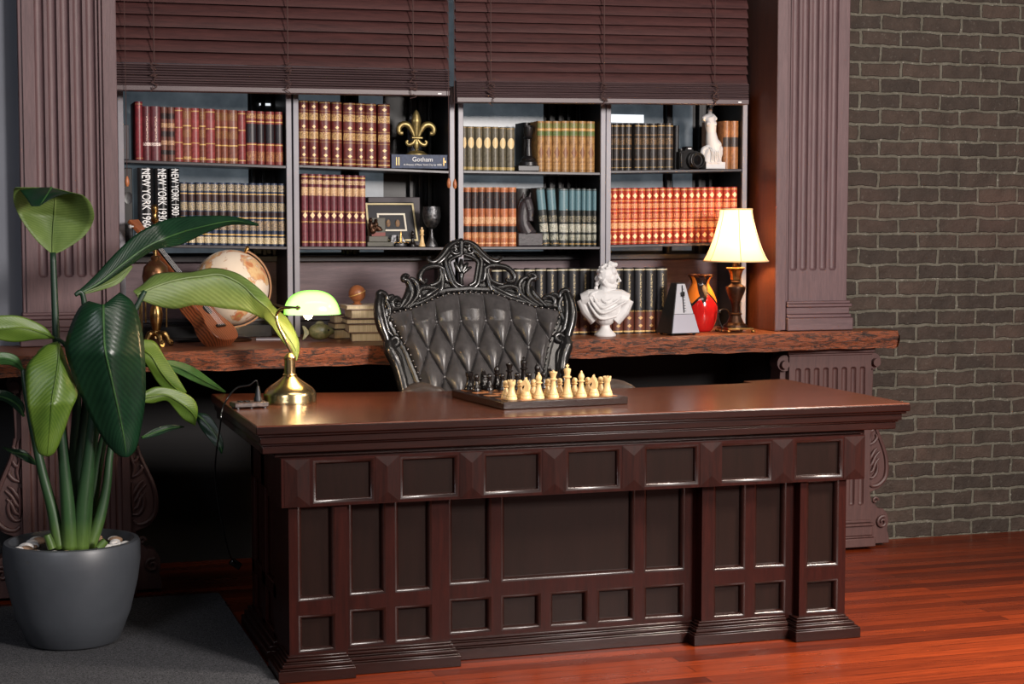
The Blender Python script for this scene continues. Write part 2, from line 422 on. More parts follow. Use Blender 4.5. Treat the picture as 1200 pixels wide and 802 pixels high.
# mantel legs with carved side brackets
def mantel_leg(label, xa, xb):
    YF = 6.40; xc = (xa+xb)/2
    t = thing('mantel_leg', label, 'pedestal', (xc, YF, 0))
    n = 8; pitch = (xb-xa)/8.9
    cs = [xc+(k-3.5)*pitch for k in range(n)]
    fluted(MB(), xa, xb, .12, .84, YF, .15, cs, pitch*.62, .20, .765, .012).build('fluted_panel', M['leg'], t)
    m = MB().box(xa-.012, xb+.012, YF-.012, YF+.15, .838, .861).box(xa-.004, xb+.004, YF-.004, YF+.15, .828, .838)
    m.build('cap_moulding', M['leg'], t, bevel=.003)
    m = MB()
    for z0, z1, o in ((.012, .05, .03), (.05, .058, .022), (.058, .10, .016), (.10, .112, .024), (.112, .125, .008)):
        m.box(xa-o*.6, xb+o*.6, YF-o, YF+.15, z0, z1)
    m.build('base_moulding', M['leg'], t, bevel=.004)
    for s in (-1, 1):
        e = xb if s > 0 else xa
        X = lambda d: e+s*d
        prof = cr([(.0, .80), (.02, .80), (.028, .74), (.024, .66), (.024, .58), (.04, .53), (.065, .47), (.095, .40), (.105, .34), (.098, .29), (.07, .255), (.035, .24), (.02, .235)], 4)
        prof += cr([(.02, .235), (.028, .20), (.045, .185), (.06, .165), (.085, .16), (.105, .135), (.11, .105), (.105, .075), (.108, .06)], 4)[1:]+[(.115, .035), (.115, .012), (0, .012)]
        br = MB().prism([(X(d), z) for d, z in prof], 'y', YF+.03, YF+.12).build('carved_bracket', M['leg'], t, bevel=.006, smooth=50)
        # raised rim
        rim = cr([(.022, .60), (.036, .53), (.06, .47), (.088, .40), (.096, .34), (.088, .295), (.06, .268), (.03, .262), (.012, .275)], 6)
        MB().tube([(X(d), YF+.028, z) for d, z in rim], [.006, .008, .010, .010, .006], 8).build('rim_moulding', M['leg'], br)
        c = MB()
        for st in ([(.006, .60), (.016, .56), (.006, .52), (.018, .48), (.010, .44)], [(.006, .50), (.022, .50), (.034, .52)],
                   [(.008, .44), (.030, .45), (.046, .47), (.04, .485)], [(.010, .55), (.025, .56), (.03, .575)],
                   [(.010, .30), (.03, .30), (.048, .325), (.05, .36), (.035, .375)], [(.012, .32), (.028, .33), (.04, .36), (.056, .38)],
                   [(.010, .345), (.024, .36), (.040, .39), (.060, .41)], [(.010, .37), (.02, .39), (.036, .415), (.05, .425)],
                   [(.01, .42), (.008, .36), (.012, .31)]):
            c.tube([(X(d), YF+.024, z) for d, z in cr(st, 5)], [.004, .008, .007, .004], 8)
        c.build('leaf_carving', M['leg'], br)
        # volutes
        v = MB()
        sp = [(X(.078+.026*(1-k/30)*math.cos(.35*k+1.2)), YF+.024, .105+.026*(1-k/30)*math.sin(.35*k+1.2)) for k in range(26)]
        v.tube(sp, [.008, .007, .004], 8); v.build('volute', M['leg'], br); v = MB()
        sp = [(X(.042+.014*(1-k/22)*math.cos(.4*k)), YF+.024, .20+.014*(1-k/22)*math.sin(.4*k)) for k in range(18)]
        v.tube(sp, [.006, .004], 8)
        v.build('volute', M['leg'], br)
        q = MB(); q.lathe([(0, 0), (.030, 0), (.034, .006), (.034, .08), (0, .08)], n=24).xf(Matrix.Translation((X(.016), YF+.09, .80)) @ Matrix.Rotation(PI/2, 4, 'X'))
        q.build('scroll_roll', M['leg'], t)
        q = MB(); q.lathe([(0, 0), (.014, 0), (.017, .004), (.017, .03), (0, .03)], n=20).xf(Matrix.Translation((X(.022), YF+.018, .795)) @ Matrix.Rotation(PI/2, 4, 'X'))
        q.build('rosette', M['leg'], t)
    return t
ra = aY(925, 430, 6.40).x; rb = aY(1021, 430, 6.40).x
lb = aY(153, 600, 6.40).x
mantel_leg('brown fluted mantel leg with carved scroll bracket behind the potted plant', lb-(rb-ra), lb)
mantel_leg('brown fluted mantel leg with scroll brackets against the brick wall, right of the desk', ra, rb)

# ------------------------------------------------------------------ bookcases
YS = 6.66
def bookcase(label, xl, xr, sh, z_top):
    t = thing('bookcase', label, 'bookcase', ((xl+xr)/2, YS, .932))
    for x in (xl, xr):
        a = x-.011; u_ = MB().box(a, a+.022, YS+.012, YS+.25, .932, z_top).build('upright', M['black'], t, bevel=.002)
        MB().box(a, a+.022, YS, YS+.0119, .932, z_top).build('front_edge', M['grey'], u_, bevel=.002)
    for (zl, zr) in sh:
        MB().prism([(xl+.011, zl-.012), (xr-.011, zr-.012), (xr-.011, zr), (xl+.011, zl)], 'y', YS+.004, YS+.25).build('shelf', M['shelf'], t, bevel=.002)
    MB().box(xl+.011, xr-.011, YS+.20, YS+.25, z_top-.014, z_top).build('top_rail', M['black'], t, bevel=.002)
    return t
BC = [(.543, 1.186, [(1.623, 1.607), (1.303, 1.290)]), (1.214, 1.848, [(1.611, 1.593), (1.290, 1.285)]),
      (1.884, 2.496, [(1.595, 1.592), (1.287, 1.285)]), (2.520, 3.139, [(1.600, 1.613), (1.291, 1.302)])]
for (xl, xr, sh), nm in zip(BC, ('leftmost grey-fronted bookcase, holding red cloth books above blue-gold sets', 'second bookcase from the left, holding brown leather books and a fleur-de-lis ornament',
                                 'third bookcase from the left, holding tan books above orange and teal sets', 'rightmost bookcase, holding black books above a bright orange-red set')):
    bookcase(nm, xl, xr, sh, 1.93)
def shelf_z(bc, row, x):
    xl, xr, sh = BC[bc]; a, b = sh[row]; return a+(b-a)*(x-xl)/(xr-xl)

# ------------------------------------------------------------------ books
def spine_mat(name, base, bands=(), diamonds=(), dcol=(225, 185, 110), rough=.42, vgold=None, base2=None):
    """bands: (z0, z1, colour, strength 0..1) in the height of the spine"""
    n = N(name); g = n.n('TexCoord'); sep = n.n('SeparateXYZ'); n.l(g.outputs['Generated'], sep.inputs[0])
    oi = n.n('ObjectInfo')
    v = n.coord('Object'); nz = n.noise(v, 70, 5, .7)
    dk = tuple(max(0, k*.72) for k in base); lt = base2 or tuple(min(255, k*1.12) for k in base)
    bc = n.ramp(nz, [(.3, lin(dk)), (.7, lin(lt))]).outputs[0]
    rv = n.ramp(oi.outputs['Random'], [(0, (.78, .78, .78, 1)), (1, (1.0, 1.0, 1.0, 1))]); bc = n.mix(1, bc, rv.outputs[0], 'MULTIPLY')
    onspine = n.math('LESS_THAN', sep.outputs[1], .08)
    col = bc
    if bands:
        st = [(0.0, (*lin(base)[:3], 0))]
        for z0, z1, c, a in sorted(bands):
            st.append((z0, (*lin(c)[:3], a))); st.append((z1, (*lin(base)[:3], 0)))
        r = n.ramp(sep.outputs[2], st[:32], 'CONSTANT')
        tool = n.noise(v, 420, 2, .5); tool = n.math('MULTIPLY_ADD', n.math('SUBTRACT', tool, .5), 2.6, .5)
        fac = n.math('GREATER_THAN', r.outputs[1], tool); fac = n.math('MULTIPLY', fac, n.math('GREATER_THAN', r.outputs[1], .02))
        fac = n.math('MULTIPLY', fac, onspine)
        col = n.mix(fac, col, r.outputs[0])
    for zc, ax, bz, *ov in diamonds:
        sq_ = (lambda u: n.math('MULTIPLY', u, u)) if ov else (lambda u: u)
        q = n.math('ADD', sq_( n.math('MULTIPLY', n.math('ABSOLUTE', n.math('SUBTRACT', sep.outputs[0], .5)), 1/ax)), sq_(n.math('MULTIPLY', n.math('ABSOLUTE', n.math('SUBTRACT', sep.outputs[2], zc)), 1/bz)))
        col = n.mix(n.math('MULTIPLY', n.math('LESS_THAN', q, 1), onspine), col, lin(dcol))
    if vgold:   # column of illegible gilt script
        z0, z1, c, wdt = vgold
        ins = n.math('MULTIPLY', n.math('GREATER_THAN', sep.outputs[2], z0), n.math('LESS_THAN', sep.outputs[2], z1))
        ins = n.math('MULTIPLY', ins, n.math('LESS_THAN', n.math('ABSOLUTE', n.math('SUBTRACT', sep.outputs[0], .5)), wdt))
        sq = n.noise(n.coord('Object', (1.6, 0, 1)), 190, 2, .5); ins = n.math('MULTIPLY', ins, n.math('GREATER_THAN', sq, .52))
        col = n.mix(n.math('MULTIPLY', ins, onspine), col, lin(c))
    n.l(col, n.b.inputs['Base Color']); n.set(Roughness=rough); n.bump(nz, .15, .001)
    return n.m
G = (206, 168, 100); GD = (150, 112, 66)
S = {}
S['rose'] = spine_mat('rose_cloth_binding', (150, 64, 62), [(.05, .07, G, .7), (.34, .36, G, .6), (.62, .64, G, .6), (.93, .95, G, .7)])
S['crimson'] = spine_mat('crimson_cloth_binding', (128, 40, 48), [(.03, .04, G, .5), (.95, .96, G, .5)], [(.9, .25, .03)], dcol=(150, 70, 66))
S['plum'] = spine_mat('plum_binding_white_mark', (104, 44, 50), [(.27, .33, (225, 205, 195), .62)], vgold=(.36, .82, (214, 180, 160), .09))
S['patch'] = spine_mat('tan_plaid_binding', (120, 74, 62), [(.12, .2, (40, 34, 34), .8), (.3, .38, (190, 150, 116), .6), (.45, .55, (46, 38, 38), .8), (.62, .7, (196, 156, 116), .6), (.78, .88, (44, 36, 36), .8)])
S['brownred'] = spine_mat('brown_red_gilt_binding', (134, 76, 58), [(.04, .1, G, .5), (.32, .34, G, .9), (.46, .6, GD, .45), (.66, .68, G, .9), (.8, .94, GD, .45)])
S['labelred'] = spine_mat('red_binding_black_panel', (142, 60, 56), [(.06, .24, G, .32), (.36, .38, G, .9), (.40, .76, (36, 32, 36), 1), (.79, .81, G, .9), (.86, .95, G, .42)])
S['bluegold'] = spine_mat('blue_gilt_binding', (50, 62, 88), [(.03, .13, (220, 200, 160), .62), (.16, .18, G, .9), (.24, .40, (186, 160, 120), .5), (.43, .45, G, .9), (.47, .53, (58, 40, 36), 1), (.55, .68, (190, 170, 130), .52), (.70, .80, (70, 48, 42), .8), (.81, .83, G, .9), (.86, .97, (196, 176, 140), .48)])
S['leather'] = spine_mat('brown_leather_gilt_binding', (110, 42, 36), [(.03, .05, G, .7), (.10, .115, GD, .9), (.36, .375, GD, .9), (.41, .52, (220, 184, 120), .5), (.545, .56, GD, .9), (.70, .81, (220, 184, 120), .5), (.84, .855, GD, .9), (.97, .985, G, .7)],
                         [(.16, .2, .028), (.27, .2, .028), (.60, .2, .028), (.91, .22, .03)], dcol=(232, 200, 140))
S['maroon'] = spine_mat('maroon_set_binding', (118, 58, 66), [(.05, .07, G, .6), (.33, .345, G, .7), (.47, .49, G, .6), (.70, .82, (222, 186, 140), .62), (.86, .92, (226, 196, 150), .55), (.95, .97, G, .7)],
                        [(.43, .36, .045)], dcol=(236, 205, 160))
S['olive'] = spine_mat('grey_green_cloth_binding', (104, 98, 80), [(.02, .08, (176, 152, 96), .8), (.96, .98, G, .5)], [(.63, .40, .125, 1)], dcol=(216, 190, 140), base2=(120, 112, 92))
S['tan'] = spine_mat('tan_diamond_binding', (182, 138, 84), [(.02, .04, (120, 80, 44), .8), (.12, .14, (120, 80, 44), .5), (.17, .22, (116, 74, 44), .4), (.52, .6, (116, 74, 44), .4), (.68, .70, (116, 74, 44), .8), (.71, .80, (92, 110, 60), .9), (.82, .84, G, .9), (.86, .96, (112, 120, 66), .7)],
                     [(.38, .36, .13), (.38, .22, .08)], dcol=(126, 82, 52))
S['orange'] = spine_mat('orange_black_band_binding', (188, 112, 72), [(.04, .06, (236, 190, 140), .6), (.14, .22, (226, 184, 132), .4), (.24, .34, (44, 40, 42), 1), (.38, .5, (240, 206, 160), .45), (.64, .92, (48, 42, 44), .93), (.97, .98, G, .5)])
S['teal'] = spine_mat('black_binding_teal_label', (44, 48, 48), [(.03, .05, G, .5), (.1, .2, (200, 200, 180), .45), (.24, .38, (222, 220, 200), .5), (.42, .52, (190, 180, 150), .35), (.62, .96, (92, 124, 132), .93), (.97, .98, (150, 170, 170), .6)], base2=(60, 64, 62))
S['black'] = spine_mat('black_gilt_binding', (46, 42, 42), [(.05, .06, G, .6), (.22, .24, GD, .7), (.45, .47, GD, .7), (.54, .68, (150, 116, 76), .4), (.74, .76, GD, .7), (.93, .95, G, .6)], base2=(66, 60, 56))
S['tan2'] = spine_mat('light_brown_binding', (164, 106, 62), [(.46, .66, (52, 44, 42), 1)], base2=(178, 120, 74))
S['red'] = spine_mat('orange_red_gilt_binding', (196, 62, 44), [(.03, .05, G, .7), (.22, .24, (240, 170, 100), .7), (.28, .38, (244, 196, 140), .58), (.41, .43, (240, 170, 100), .7), (.46, .54, (240, 180, 120), .4), (.58, .60, (240, 170, 100), .7), (.64, .72, (244, 190, 130), .45), (.76, .78, (240, 170, 100), .7), (.95, .97, G, .7)],
                     [(.14, .38, .05), (.86, .38, .05)], dcol=(250, 214, 160), base2=(212, 78, 54))
S['ency'] = spine_mat('black_volume_with_brown_foot_panel', (30, 29, 32), [(.02, .045, (214, 180, 120), .8), (.05, .33, (92, 50, 38), .95), (.335, .35, G, .5), (.965, .985, (200, 190, 160), .8)], [(.12, .2, .03), (.24, .22, .03)], dcol=(200, 160, 104), vgold=(.40, .92, (176, 158, 116), .085))
S['newyork'] = spine_mat('black_glossy_jacket', (24, 23, 25), rough=.2, base2=(30, 29, 31))
S['newyork2'] = spine_mat('silver_grey_jacket', (150, 148, 150), rough=.3)
S['plainblack'] = spine_mat('plain_black_binding', (28, 26, 28), base2=(38, 36, 36))
S['gotham'] = spine_mat('slate_blue_jacket', (62, 74, 104), base2=(70, 84, 114), rough=.6)
S['old'] = spine_mat('worn_beige_binding', (124, 100, 84), base2=(150, 124, 102))
S['old2'] = spine_mat('worn_grey_brown_binding', (100, 84, 74), base2=(126, 106, 92))
def book(label, w, h, d, m, loc, lean=0, group=None, rotz=0, lie=False):
    b = MB(); t = .0025; k = 5
    if not lie: out = [(-w/2, d)]+[(-w/2+w*i/(2*k), .009-.009*math.sin(PI*i/(2*k))**.7) for i in range(2*k+1)]+[(w/2, d)]
    else: out = [(-w/2, d), (-w/2, .001), (0, 0), (w/2, .001), (w/2, d)]
    inn = [(w/2-t, d), (w/2-t, .013), (-w/2+t, .013), (-w/2+t, d)]
    b.prism(out+inn, 'z', 0, h)
    p = MB().box(-w/2+t, w/2-t, .0132, d-.005, .004, h-.004)
    o = b.build('book', m, None, at=loc, local=True, smooth=50)
    o.location = loc; o.rotation_euler = (0, lean, rotz)
    p.build('pages', M['pages'], o, local=True)
    return tag(o, label, 'book', group)
def row(bc, r, crop, spans, ytop, ybot, styles, desc, where, Y=None, depth=.19, lean=(), jit=.5, first=0):
    cx, cy, s = crop; Y = Y or YS+.022; n = len(spans); out = []
    rnd = random.Random((bc or 7)*10+r)
    for i, (a, b) in enumerate(spans):
        t = i/max(1, n-1); yt = ytop[0]+(ytop[1]-ytop[0])*t; yb = ybot[0]+(ybot[1]-ybot[0])*t
        A = aY(cx+a/s, cy+yb/s, Y); B = aY(cx+b/s, cy+yb/s, Y); T = aY(cx+(a+b)/2/s, cy+yt/s, Y)
        x = (A.x+B.x)/2; w = (B.x-A.x)*1.02 if not lean else (B.x-A.x)
        z = .9305 if bc is None else shelf_z(bc, r, x)+.0005
        st = styles[i] if isinstance(styles, list) else styles
        h = T.z-z
        ln = lean[i] if i < len(lean) else 0
        z += (0 if bc is None else .5*w*abs(BC[bc][2][r][1]-BC[bc][2][r][0])/(BC[bc][1]-BC[bc][0]))+.5*w*math.sin(abs(ln))+(.0008 if ln else 0)
        lab = desc(i, n) if callable(desc) else f'{ORD[i]} {desc} from the left, {where}'
        out.append(book(lab, min(w, (B.x-A.x)+.0005), h-.0015*jit*rnd.random()*2, depth-.015*rnd.random(), S[st], (x, Y+.003*rnd.random(), z), ln, where))
    return out
c1 = (130, 100, 4.01); c2 = (340, 100, 4.01); c3 = (530, 110, 4.222); c4 = (700, 110, 4.01); c5 = (590, 290, 3.75)
row(0, 0, c1, [(116, 152)], (75, 75), (345, 345), 'crimson', lambda i, n: 'tallest crimson book, at the left end of the leftmost top shelf', 'red books on the leftmost top shelf')
row(0, 0, c1, [(153, 190), (190, 236), (238, 268), (270, 302), (303, 340), (340, 380), (380, 418), (418, 448), (448, 492), (493, 520), (520, 552), (553, 598), (600, 636), (640, 686), (690, 724), (730, 770), (775, 812)],
    (97, 125), (346, 365), ['plum', 'plum', 'patch', 'patch', 'rose', 'brownred', 'rose', 'brownred', 'rose', 'brownred', 'brownred', 'brownred', 'rose', 'labelred', 'labelred', 'labelred', 'labelred'],
    lambda i, n: ['plum red book with white mark', 'plum red book with white mark', 'tan and black plaid-spined book', 'tan and black plaid-spined book'][i]+f', {ORD[i+1]} from left on the leftmost top shelf' if i < 4 else
    ('red book with black title panel' if i > 12 else 'faded red gilt-lined book')+f', {ORD[i+1]} from left on the leftmost top shelf', 'red books on the leftmost top shelf')
ny = [(130, 204), (212, 272), (280, 326)]
NY = row(0, 1, c1, ny, (388, 390), (735, 737), 'newyork', lambda i, n: f'tall black book lettered NEW YORK {(1960, 1930, 1900)[i]} in white down its spine', 'tall black NEW YORK books')
for o, yr, sx, ln_ in zip(NY, ('1960', '1930', '1900'), (1, 1, 1), (.77, .68, .60)):
    h = max(v.co.z for v in o.data.vertices); w = max(v.co.x for v in o.data.vertices)*2
    tm = text_mesh('spine_lettering', 'NEW YORK '+yr, min(.046, w*1.05), M['white_text'], o, Matrix())
    xs_ = [v.co.x for v in tm.data.vertices]; L_ = max(xs_)-min(xs_); mid_ = (max(xs_)+min(xs_))/2
    tm.data.transform(basis((0, 0, -1), (1, 0, 0), (0, -.0012, h*.985-h*ln_/2)) @ Matrix.Diagonal((h*ln_/L_, 1, 1, 1)) @ Matrix.Translation((-mid_, 0, 0)))
# silver jacket edge of the first tall book
row(0, 1, c1, [(330, 362), (367, 398), (403, 438), (440, 475), (476, 508), (512, 546), (549, 583), (585, 615), (617, 650), (653, 685), (687, 718), (721, 752), (754, 785), (790, 822)],
    (455, 462), (736, 738), 'bluegold', 'blue gilt-patterned book', 'on the leftmost bookcase')
row(1, 0, c2, [(44, 88), (92, 136), (143, 193), (200, 246), (255, 310), (313, 355), (358, 408), (418, 472)], (70, 88), (370, 378), 'leather', 'thick brown leather gilt book', 'left of the fleur-de-lis ornament')
row(1, 1, c2, [(57, 88), (92, 123), (125, 154), (158, 190), (193, 224), (226, 258), (264, 295), (297, 326), (328, 357)], (415, 425), (742, 742), 'maroon', 'slim maroon gilt-labelled book', 'left of the framed picture')
row(2, 0, c3, [(52, 74), (77, 113), (117, 153), (157, 196), (199, 232), (235, 269), (272, 312)], (158, 165), (368, 368), 'olive', 'grey-green book with tan oval label', 'left of the rook bookend')
row(2, 0, c3, [(425, 459), (462, 497), (500, 540), (544, 582), (585, 624), (628, 664), (668, 708)], (133, 135), (370, 370), 'tan', 'tan book with green title band', 'right of the rook bookend')
row(2, 0, c3, [(356, 386)], (140, 140), (370, 370), 'plainblack', lambda i, n: 'plain black book behind the rook bookend, left of the tan books', 'plain dark books', Y=YS+.105, depth=.13)
row(2, 1, c3, [(48, 62), (64, 97), (100, 132), (134, 165), (168, 205), (206, 238), (242, 279), (282, 320)], (462, 462), (744, 744), 'orange', 'orange book with black bands', 'left of the horse head bookend')
row(2, 1, c3, [(446, 486), (492, 532), (533, 577), (582, 610), (612, 640), (643, 664), (667, 694), (697, 717)], (466, 468), (742, 742), 'teal', 'black book with teal label', 'right of the horse head bookend', lean=(-.10, -.075, 0))
row(3, 0, c4, [(64, 75), (78, 107), (110, 132), (136, 165), (180, 210), (213, 246), (250, 283), (287, 320), (325, 360)], (138, 138), (350, 348), 'black', 'dark grey-black gilt book', 'left of the black camera')
row(3, 0, c4, [(364, 386)], (148, 148), (348, 348), 'plainblack', lambda i, n: 'plain black book directly behind the black camera', 'plain dark books', Y=YS+.05)
row(3, 0, c4, [(596, 627), (629, 666)], (127, 127), (345, 345), 'tan2', 'light brown dark-labelled book', 'right of the white torso figure', Y=YS+.03)
row(3, 0, c4, [(546, 563)], (127, 127), (345, 345), 'tan2', lambda i, n: 'light brown book partly hidden behind the white torso figure', 'light brown books', Y=YS+.09, depth=.13)
row(3, 1, c4, [(60, 68), (70, 98), (101, 130), (132, 160), (163, 192), (196, 227), (230, 260), (263, 292), (295, 323), (327, 357), (361, 391), (397, 426), (429, 459), (461, 487), (490, 520), (524, 554), (558, 592), (597, 628), (631, 660)],
    (443, 437), (697, 690), 'red', 'bright orange-red gilt book', 'on the rightmost bookcase')
row(None, 0, (0, 0, 1), [(577+12.9*i, 577+12.9*i+12.1) for i in range(16)], (315.5, 314), (391.5, 391.5), 'ency', 'black volume with brown foot panel', 'behind the bust', Y=6.50, depth=.15)

# Gotham, lying
p = aY(493, 195, YS+.02); pl = aY(459, 195, YS+.02); pr_ = aY(527, 195, YS+.02); pt = aY(493, 179, YS+.02)
zz = shelf_z(1, 0, p.x)+.0050; bw = pr_.x-pl.x; bh = pt.z-p.z
b = book('thick slate-blue book lying flat under the fleur-de-lis ornament', bh, bw, .17, S['gotham'], (pl.x, YS+.02, zz+bh/2), lie=True)
b.rotation_euler = (0, PI/2, 0); GOTH = b
def lie_text(body, size, u, v):  # u along book (world x), v up
    mt = basis((0, 0, 1), (-1, 0, 0), (-v, -.0012, u))
    return text_mesh('spine_lettering', body, size, M['white_text'], b, mt)
lie_text('Gotham', .026, bw*.53, .008); lie_text('A History of New York City to 1898', .0105, bw*.53, -.013)
q = MB().box(-.016, .016, -.0012, 0, .018, .021).box(-.016, .016, -.0012, 0, .028, .031).box(-.016, .016, -.0012, 0, .214, .217).box(-.004, .004, -.0012, 0, .220, .224)
q.build('spine_rule', M['gold'], b, local=True)
#==SPLIT1==
# ------------------------------------------------------------------ desk
def opening(t, x0, x1, z0, z1, yf, yp, fr=.014, mt=None):
    """one recessed panel with sloping frame, as a child part; returns panel"""
    m = MB(); K = 6; vs = []; fs = []
    for k in range(K):
        q = k/(K-1)*PI/2; e = fr*math.sin(q); y = yf+(yp-.002-yf)*(1-math.cos(q))
        vs += [(x0+e, y, z0+e), (x1-e, y, z0+e), (x1-e, y, z1-e), (x0+e, y, z1-e)]
    for k in range(K-1):
        for i in range(4): fs.append((k*4+i, k*4+(i+1) % 4, k*4+4+(i+1) % 4, k*4+4+i))
    m.add(vs, fs).build('panel_moulding', M['deskm'], t, smooth=40)
    return MB().box(x0+fr*.6, x1-fr*.6, yp-.0025, yp+.006, z0+fr*.6, z1-fr*.6).build('panel', M['deskp'], t)
def framed(t, name, x0, x1, z0, z1, yf, ops, yback, fr=.014, dp=.022, mats=None):
    """frame board with rectangular openings (grid cut), plus panels"""
    xs = sorted(set([x0, x1]+[q for o in ops for q in o[:2]])); zs = sorted(set([z0, z1]+[q for o in ops for q in o[2:]]))
    m = MB(); vs = [(x, yf, z) for z in zs for x in xs]; fs = []
    n = len(xs)
    for j in range(len(zs)-1):
        for i in range(n-1):
            cx = (xs[i]+xs[i+1])/2; cz = (zs[j]+zs[j+1])/2
            if any(o[0] < cx < o[1] and o[2] < cz < o[3] for o in ops): continue
            fs.append((j*n+i, j*n+i+1, (j+1)*n+i+1, (j+1)*n+i))
    m.add(vs, fs)
    # sides
    for xa in (x0, x1): m.add([(xa, yf, z0), (xa, yback, z0), (xa, yback, z1), (xa, yf, z1)], [(0, 1, 2, 3)])
    m.add([(x0, yf, z1), (x1, yf, z1), (x1, yback, z1), (x0, yback, z1)], [(0, 1, 2, 3)])
    m.add([(x0, yf, z0), (x1, yf, z0), (x1, yback, z0), (x0, yback, z0)], [(0, 1, 2, 3)])
    m.add([(x0, yback, z0), (x1, yback, z0), (x1, yback, z1), (x0, yback, z1)], [(0, 1, 2, 3)])
    p = m.build(name, M['deskv'], t, recalc=True)
    for o in ops: opening(p, *o, yf, yf+dp, fr)
    return p
desk = thing('desk', 'large dark mahogany panelled executive desk with a polished red-brown top', 'desk', (1.85, 5.5, 0))
ZB, ZR0, ZR1, ZT = .078, .192, .236, .534
def cols(xs): return [o for a, b in xs for o in ((a, b, ZB, ZR0), (a, b, ZR1, ZT-.004))]
framed(desk, 'corner_block', .890, 1.070, .06, ZT, 5.065, cols([(.918, 1.032)]), 5.30)
framed(desk, 'pedestal_front', 1.070, 1.402, .06, ZT, 5.10, cols([(1.084, 1.198), (1.228, 1.346)]), 5.30)
framed(desk, 'center_front', 1.402, 2.262, .06, ZT, 5.15, cols([(1.415, 1.555), (2.078, 2.222)])+[(1.588, 2.045, ZR1, ZT-.004)]+[(a, b, ZB, ZR0) for a, b in ((1.588, 1.722), (1.752, 1.884), (1.914, 2.045))], 5.30)
framed(desk, 'pedestal_front', 2.262, 2.600, .06, ZT, 5.10, cols([(2.303, 2.418), (2.450, 2.566)]), 5.30)
framed(desk, 'corner_block', 2.600, 2.770, .06, ZT, 5.065, cols([(2.623, 2.743)]), 5.30)
# plinths
def plinth(x0, x1, yf, yb, rl=0, rr=0):
    m = MB()
    for z0, z1, o in ((.0, .036, .0), (.036, .041, .006), (.041, .052, .015), (.052, .057, .021), (.057, .066, .029), (.066, .073, .036)):
        m.box(x0+o*rl, x1-o*rr, yf+o, yb, z0+.0005, z1)
    m.build('plinth_moulding', M['desk'], desk, bevel=.0022)
plinth(.846, 1.084, 5.012, 5.2, 1, .6); plinth(1.055, 1.425, 5.046, 5.2, 0, .6); plinth(1.39, 2.25, 5.118, 5.2)
plinth(2.219, 2.566, 5.060, 5.2, .9, 0); plinth(2.56, 2.80, 5.008, 5.2, .6, 1)
# side walls of the desk with panels (left side is seen)
def side(x, s, y0, y1):
    t = MB(); a, b = sorted((x, x+s*.02))
    t.box(a+(.0 if s < 0 else .0), b, y0, y1, .06, .69)
    p = t.build('side_panel', M['deskv'], desk)
    m = MB()
    xo = x-s*.014
    a, b = sorted((x, xo))
    ys = [y0+.0, y0+.06, (y0+y1)/2-.035, (y0+y1)/2+.035, y1-.06, y1]
    for k in (0, 2, 4): m.box(a, b, ys[k], ys[k+1], .06, .69)
    for z0, z1 in ((.06, .08), (.19, .238), (.52, .69)): m.box(a, b, y0, y1, z0, z1)
    m.build('side_frame', M['deskv'], p, bevel=.004)
    m = MB()
    for z0, z1, o in ((.0, .036, .036), (.036, .052, .026), (.052, .066, .014)):
        a, b = sorted((x, x-s*(o+.014))); m.box(a, b, y0-.02, y1+.02, z0+.0005, z1)
    m.build('side_plinth', M['desk'], p, bevel=.003)
side(.905, 1, 5.30, 5.80); side(2.755, -1, 5.30, 5.80)
MB().box(.907, 1.42, 5.32, 5.78, .05, .69).build('drawer_pedestal', M['deskp'], desk)
MB().box(2.25, 2.753, 5.32, 5.78, .05, .69).build('drawer_pedestal', M['deskp'], desk)
# frieze
YF = 5.045; fx0, fx1 = .866, 2.826
bl = [.875, 1.153, 1.421, 1.691, 1.959, 2.229, 2.485, 2.749]
pn = [(.962, 1.150), (1.232, 1.415), (1.497, 1.688), (1.770, 1.953), (2.034, 2.223), (2.297, 2.485), (2.567, 2.745)]
fz = framed(desk, 'frieze', fx0, fx1, .528, .676, YF, [(a, b, .537, .668) for a, b in pn], 5.30, fr=.013, dp=.016)
for x in bl:
    w = .077; z0, z1 = .531, .673; c = x+w/2; y = YF-.001; d = .0045
    MB().add([(x, y, z0), (x+w, y, z0), (x+w, y, z1), (x, y, z1), (c, y-d, z0+w*.42), (c, y-d, z1-w*.42)],
             [(0, 1, 4), (1, 2, 5, 4), (2, 3, 5), (3, 0, 4, 5), (0, 3, 2, 1)]).build('raised_block', M['deskb'], fz, smooth=5)
# crown and top
def rim(z0, z1, x0, x1, yf, name=None, mb=None):
    rear = [(x1, 5.965), (x1-.188, 5.93), (x1-.192, 5.845), (2.26, 5.80), (1.40, 5.925), (x0, 6.045)]
    return (mb or MB()).prism([(x0, yf), (x1, yf)]+rear, 'z', z0, z1)
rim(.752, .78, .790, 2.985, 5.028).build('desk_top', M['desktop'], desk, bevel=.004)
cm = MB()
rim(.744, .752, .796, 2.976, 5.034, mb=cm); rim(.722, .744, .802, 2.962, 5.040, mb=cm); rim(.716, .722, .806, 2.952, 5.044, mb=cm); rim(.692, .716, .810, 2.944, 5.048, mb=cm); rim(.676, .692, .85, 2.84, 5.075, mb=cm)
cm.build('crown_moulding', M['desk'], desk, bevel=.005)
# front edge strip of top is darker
MB().box(.7895, 2.9855, 5.0265, 5.034, .753, .7765).build('top_edge', M['desk'], desk, bevel=.003)

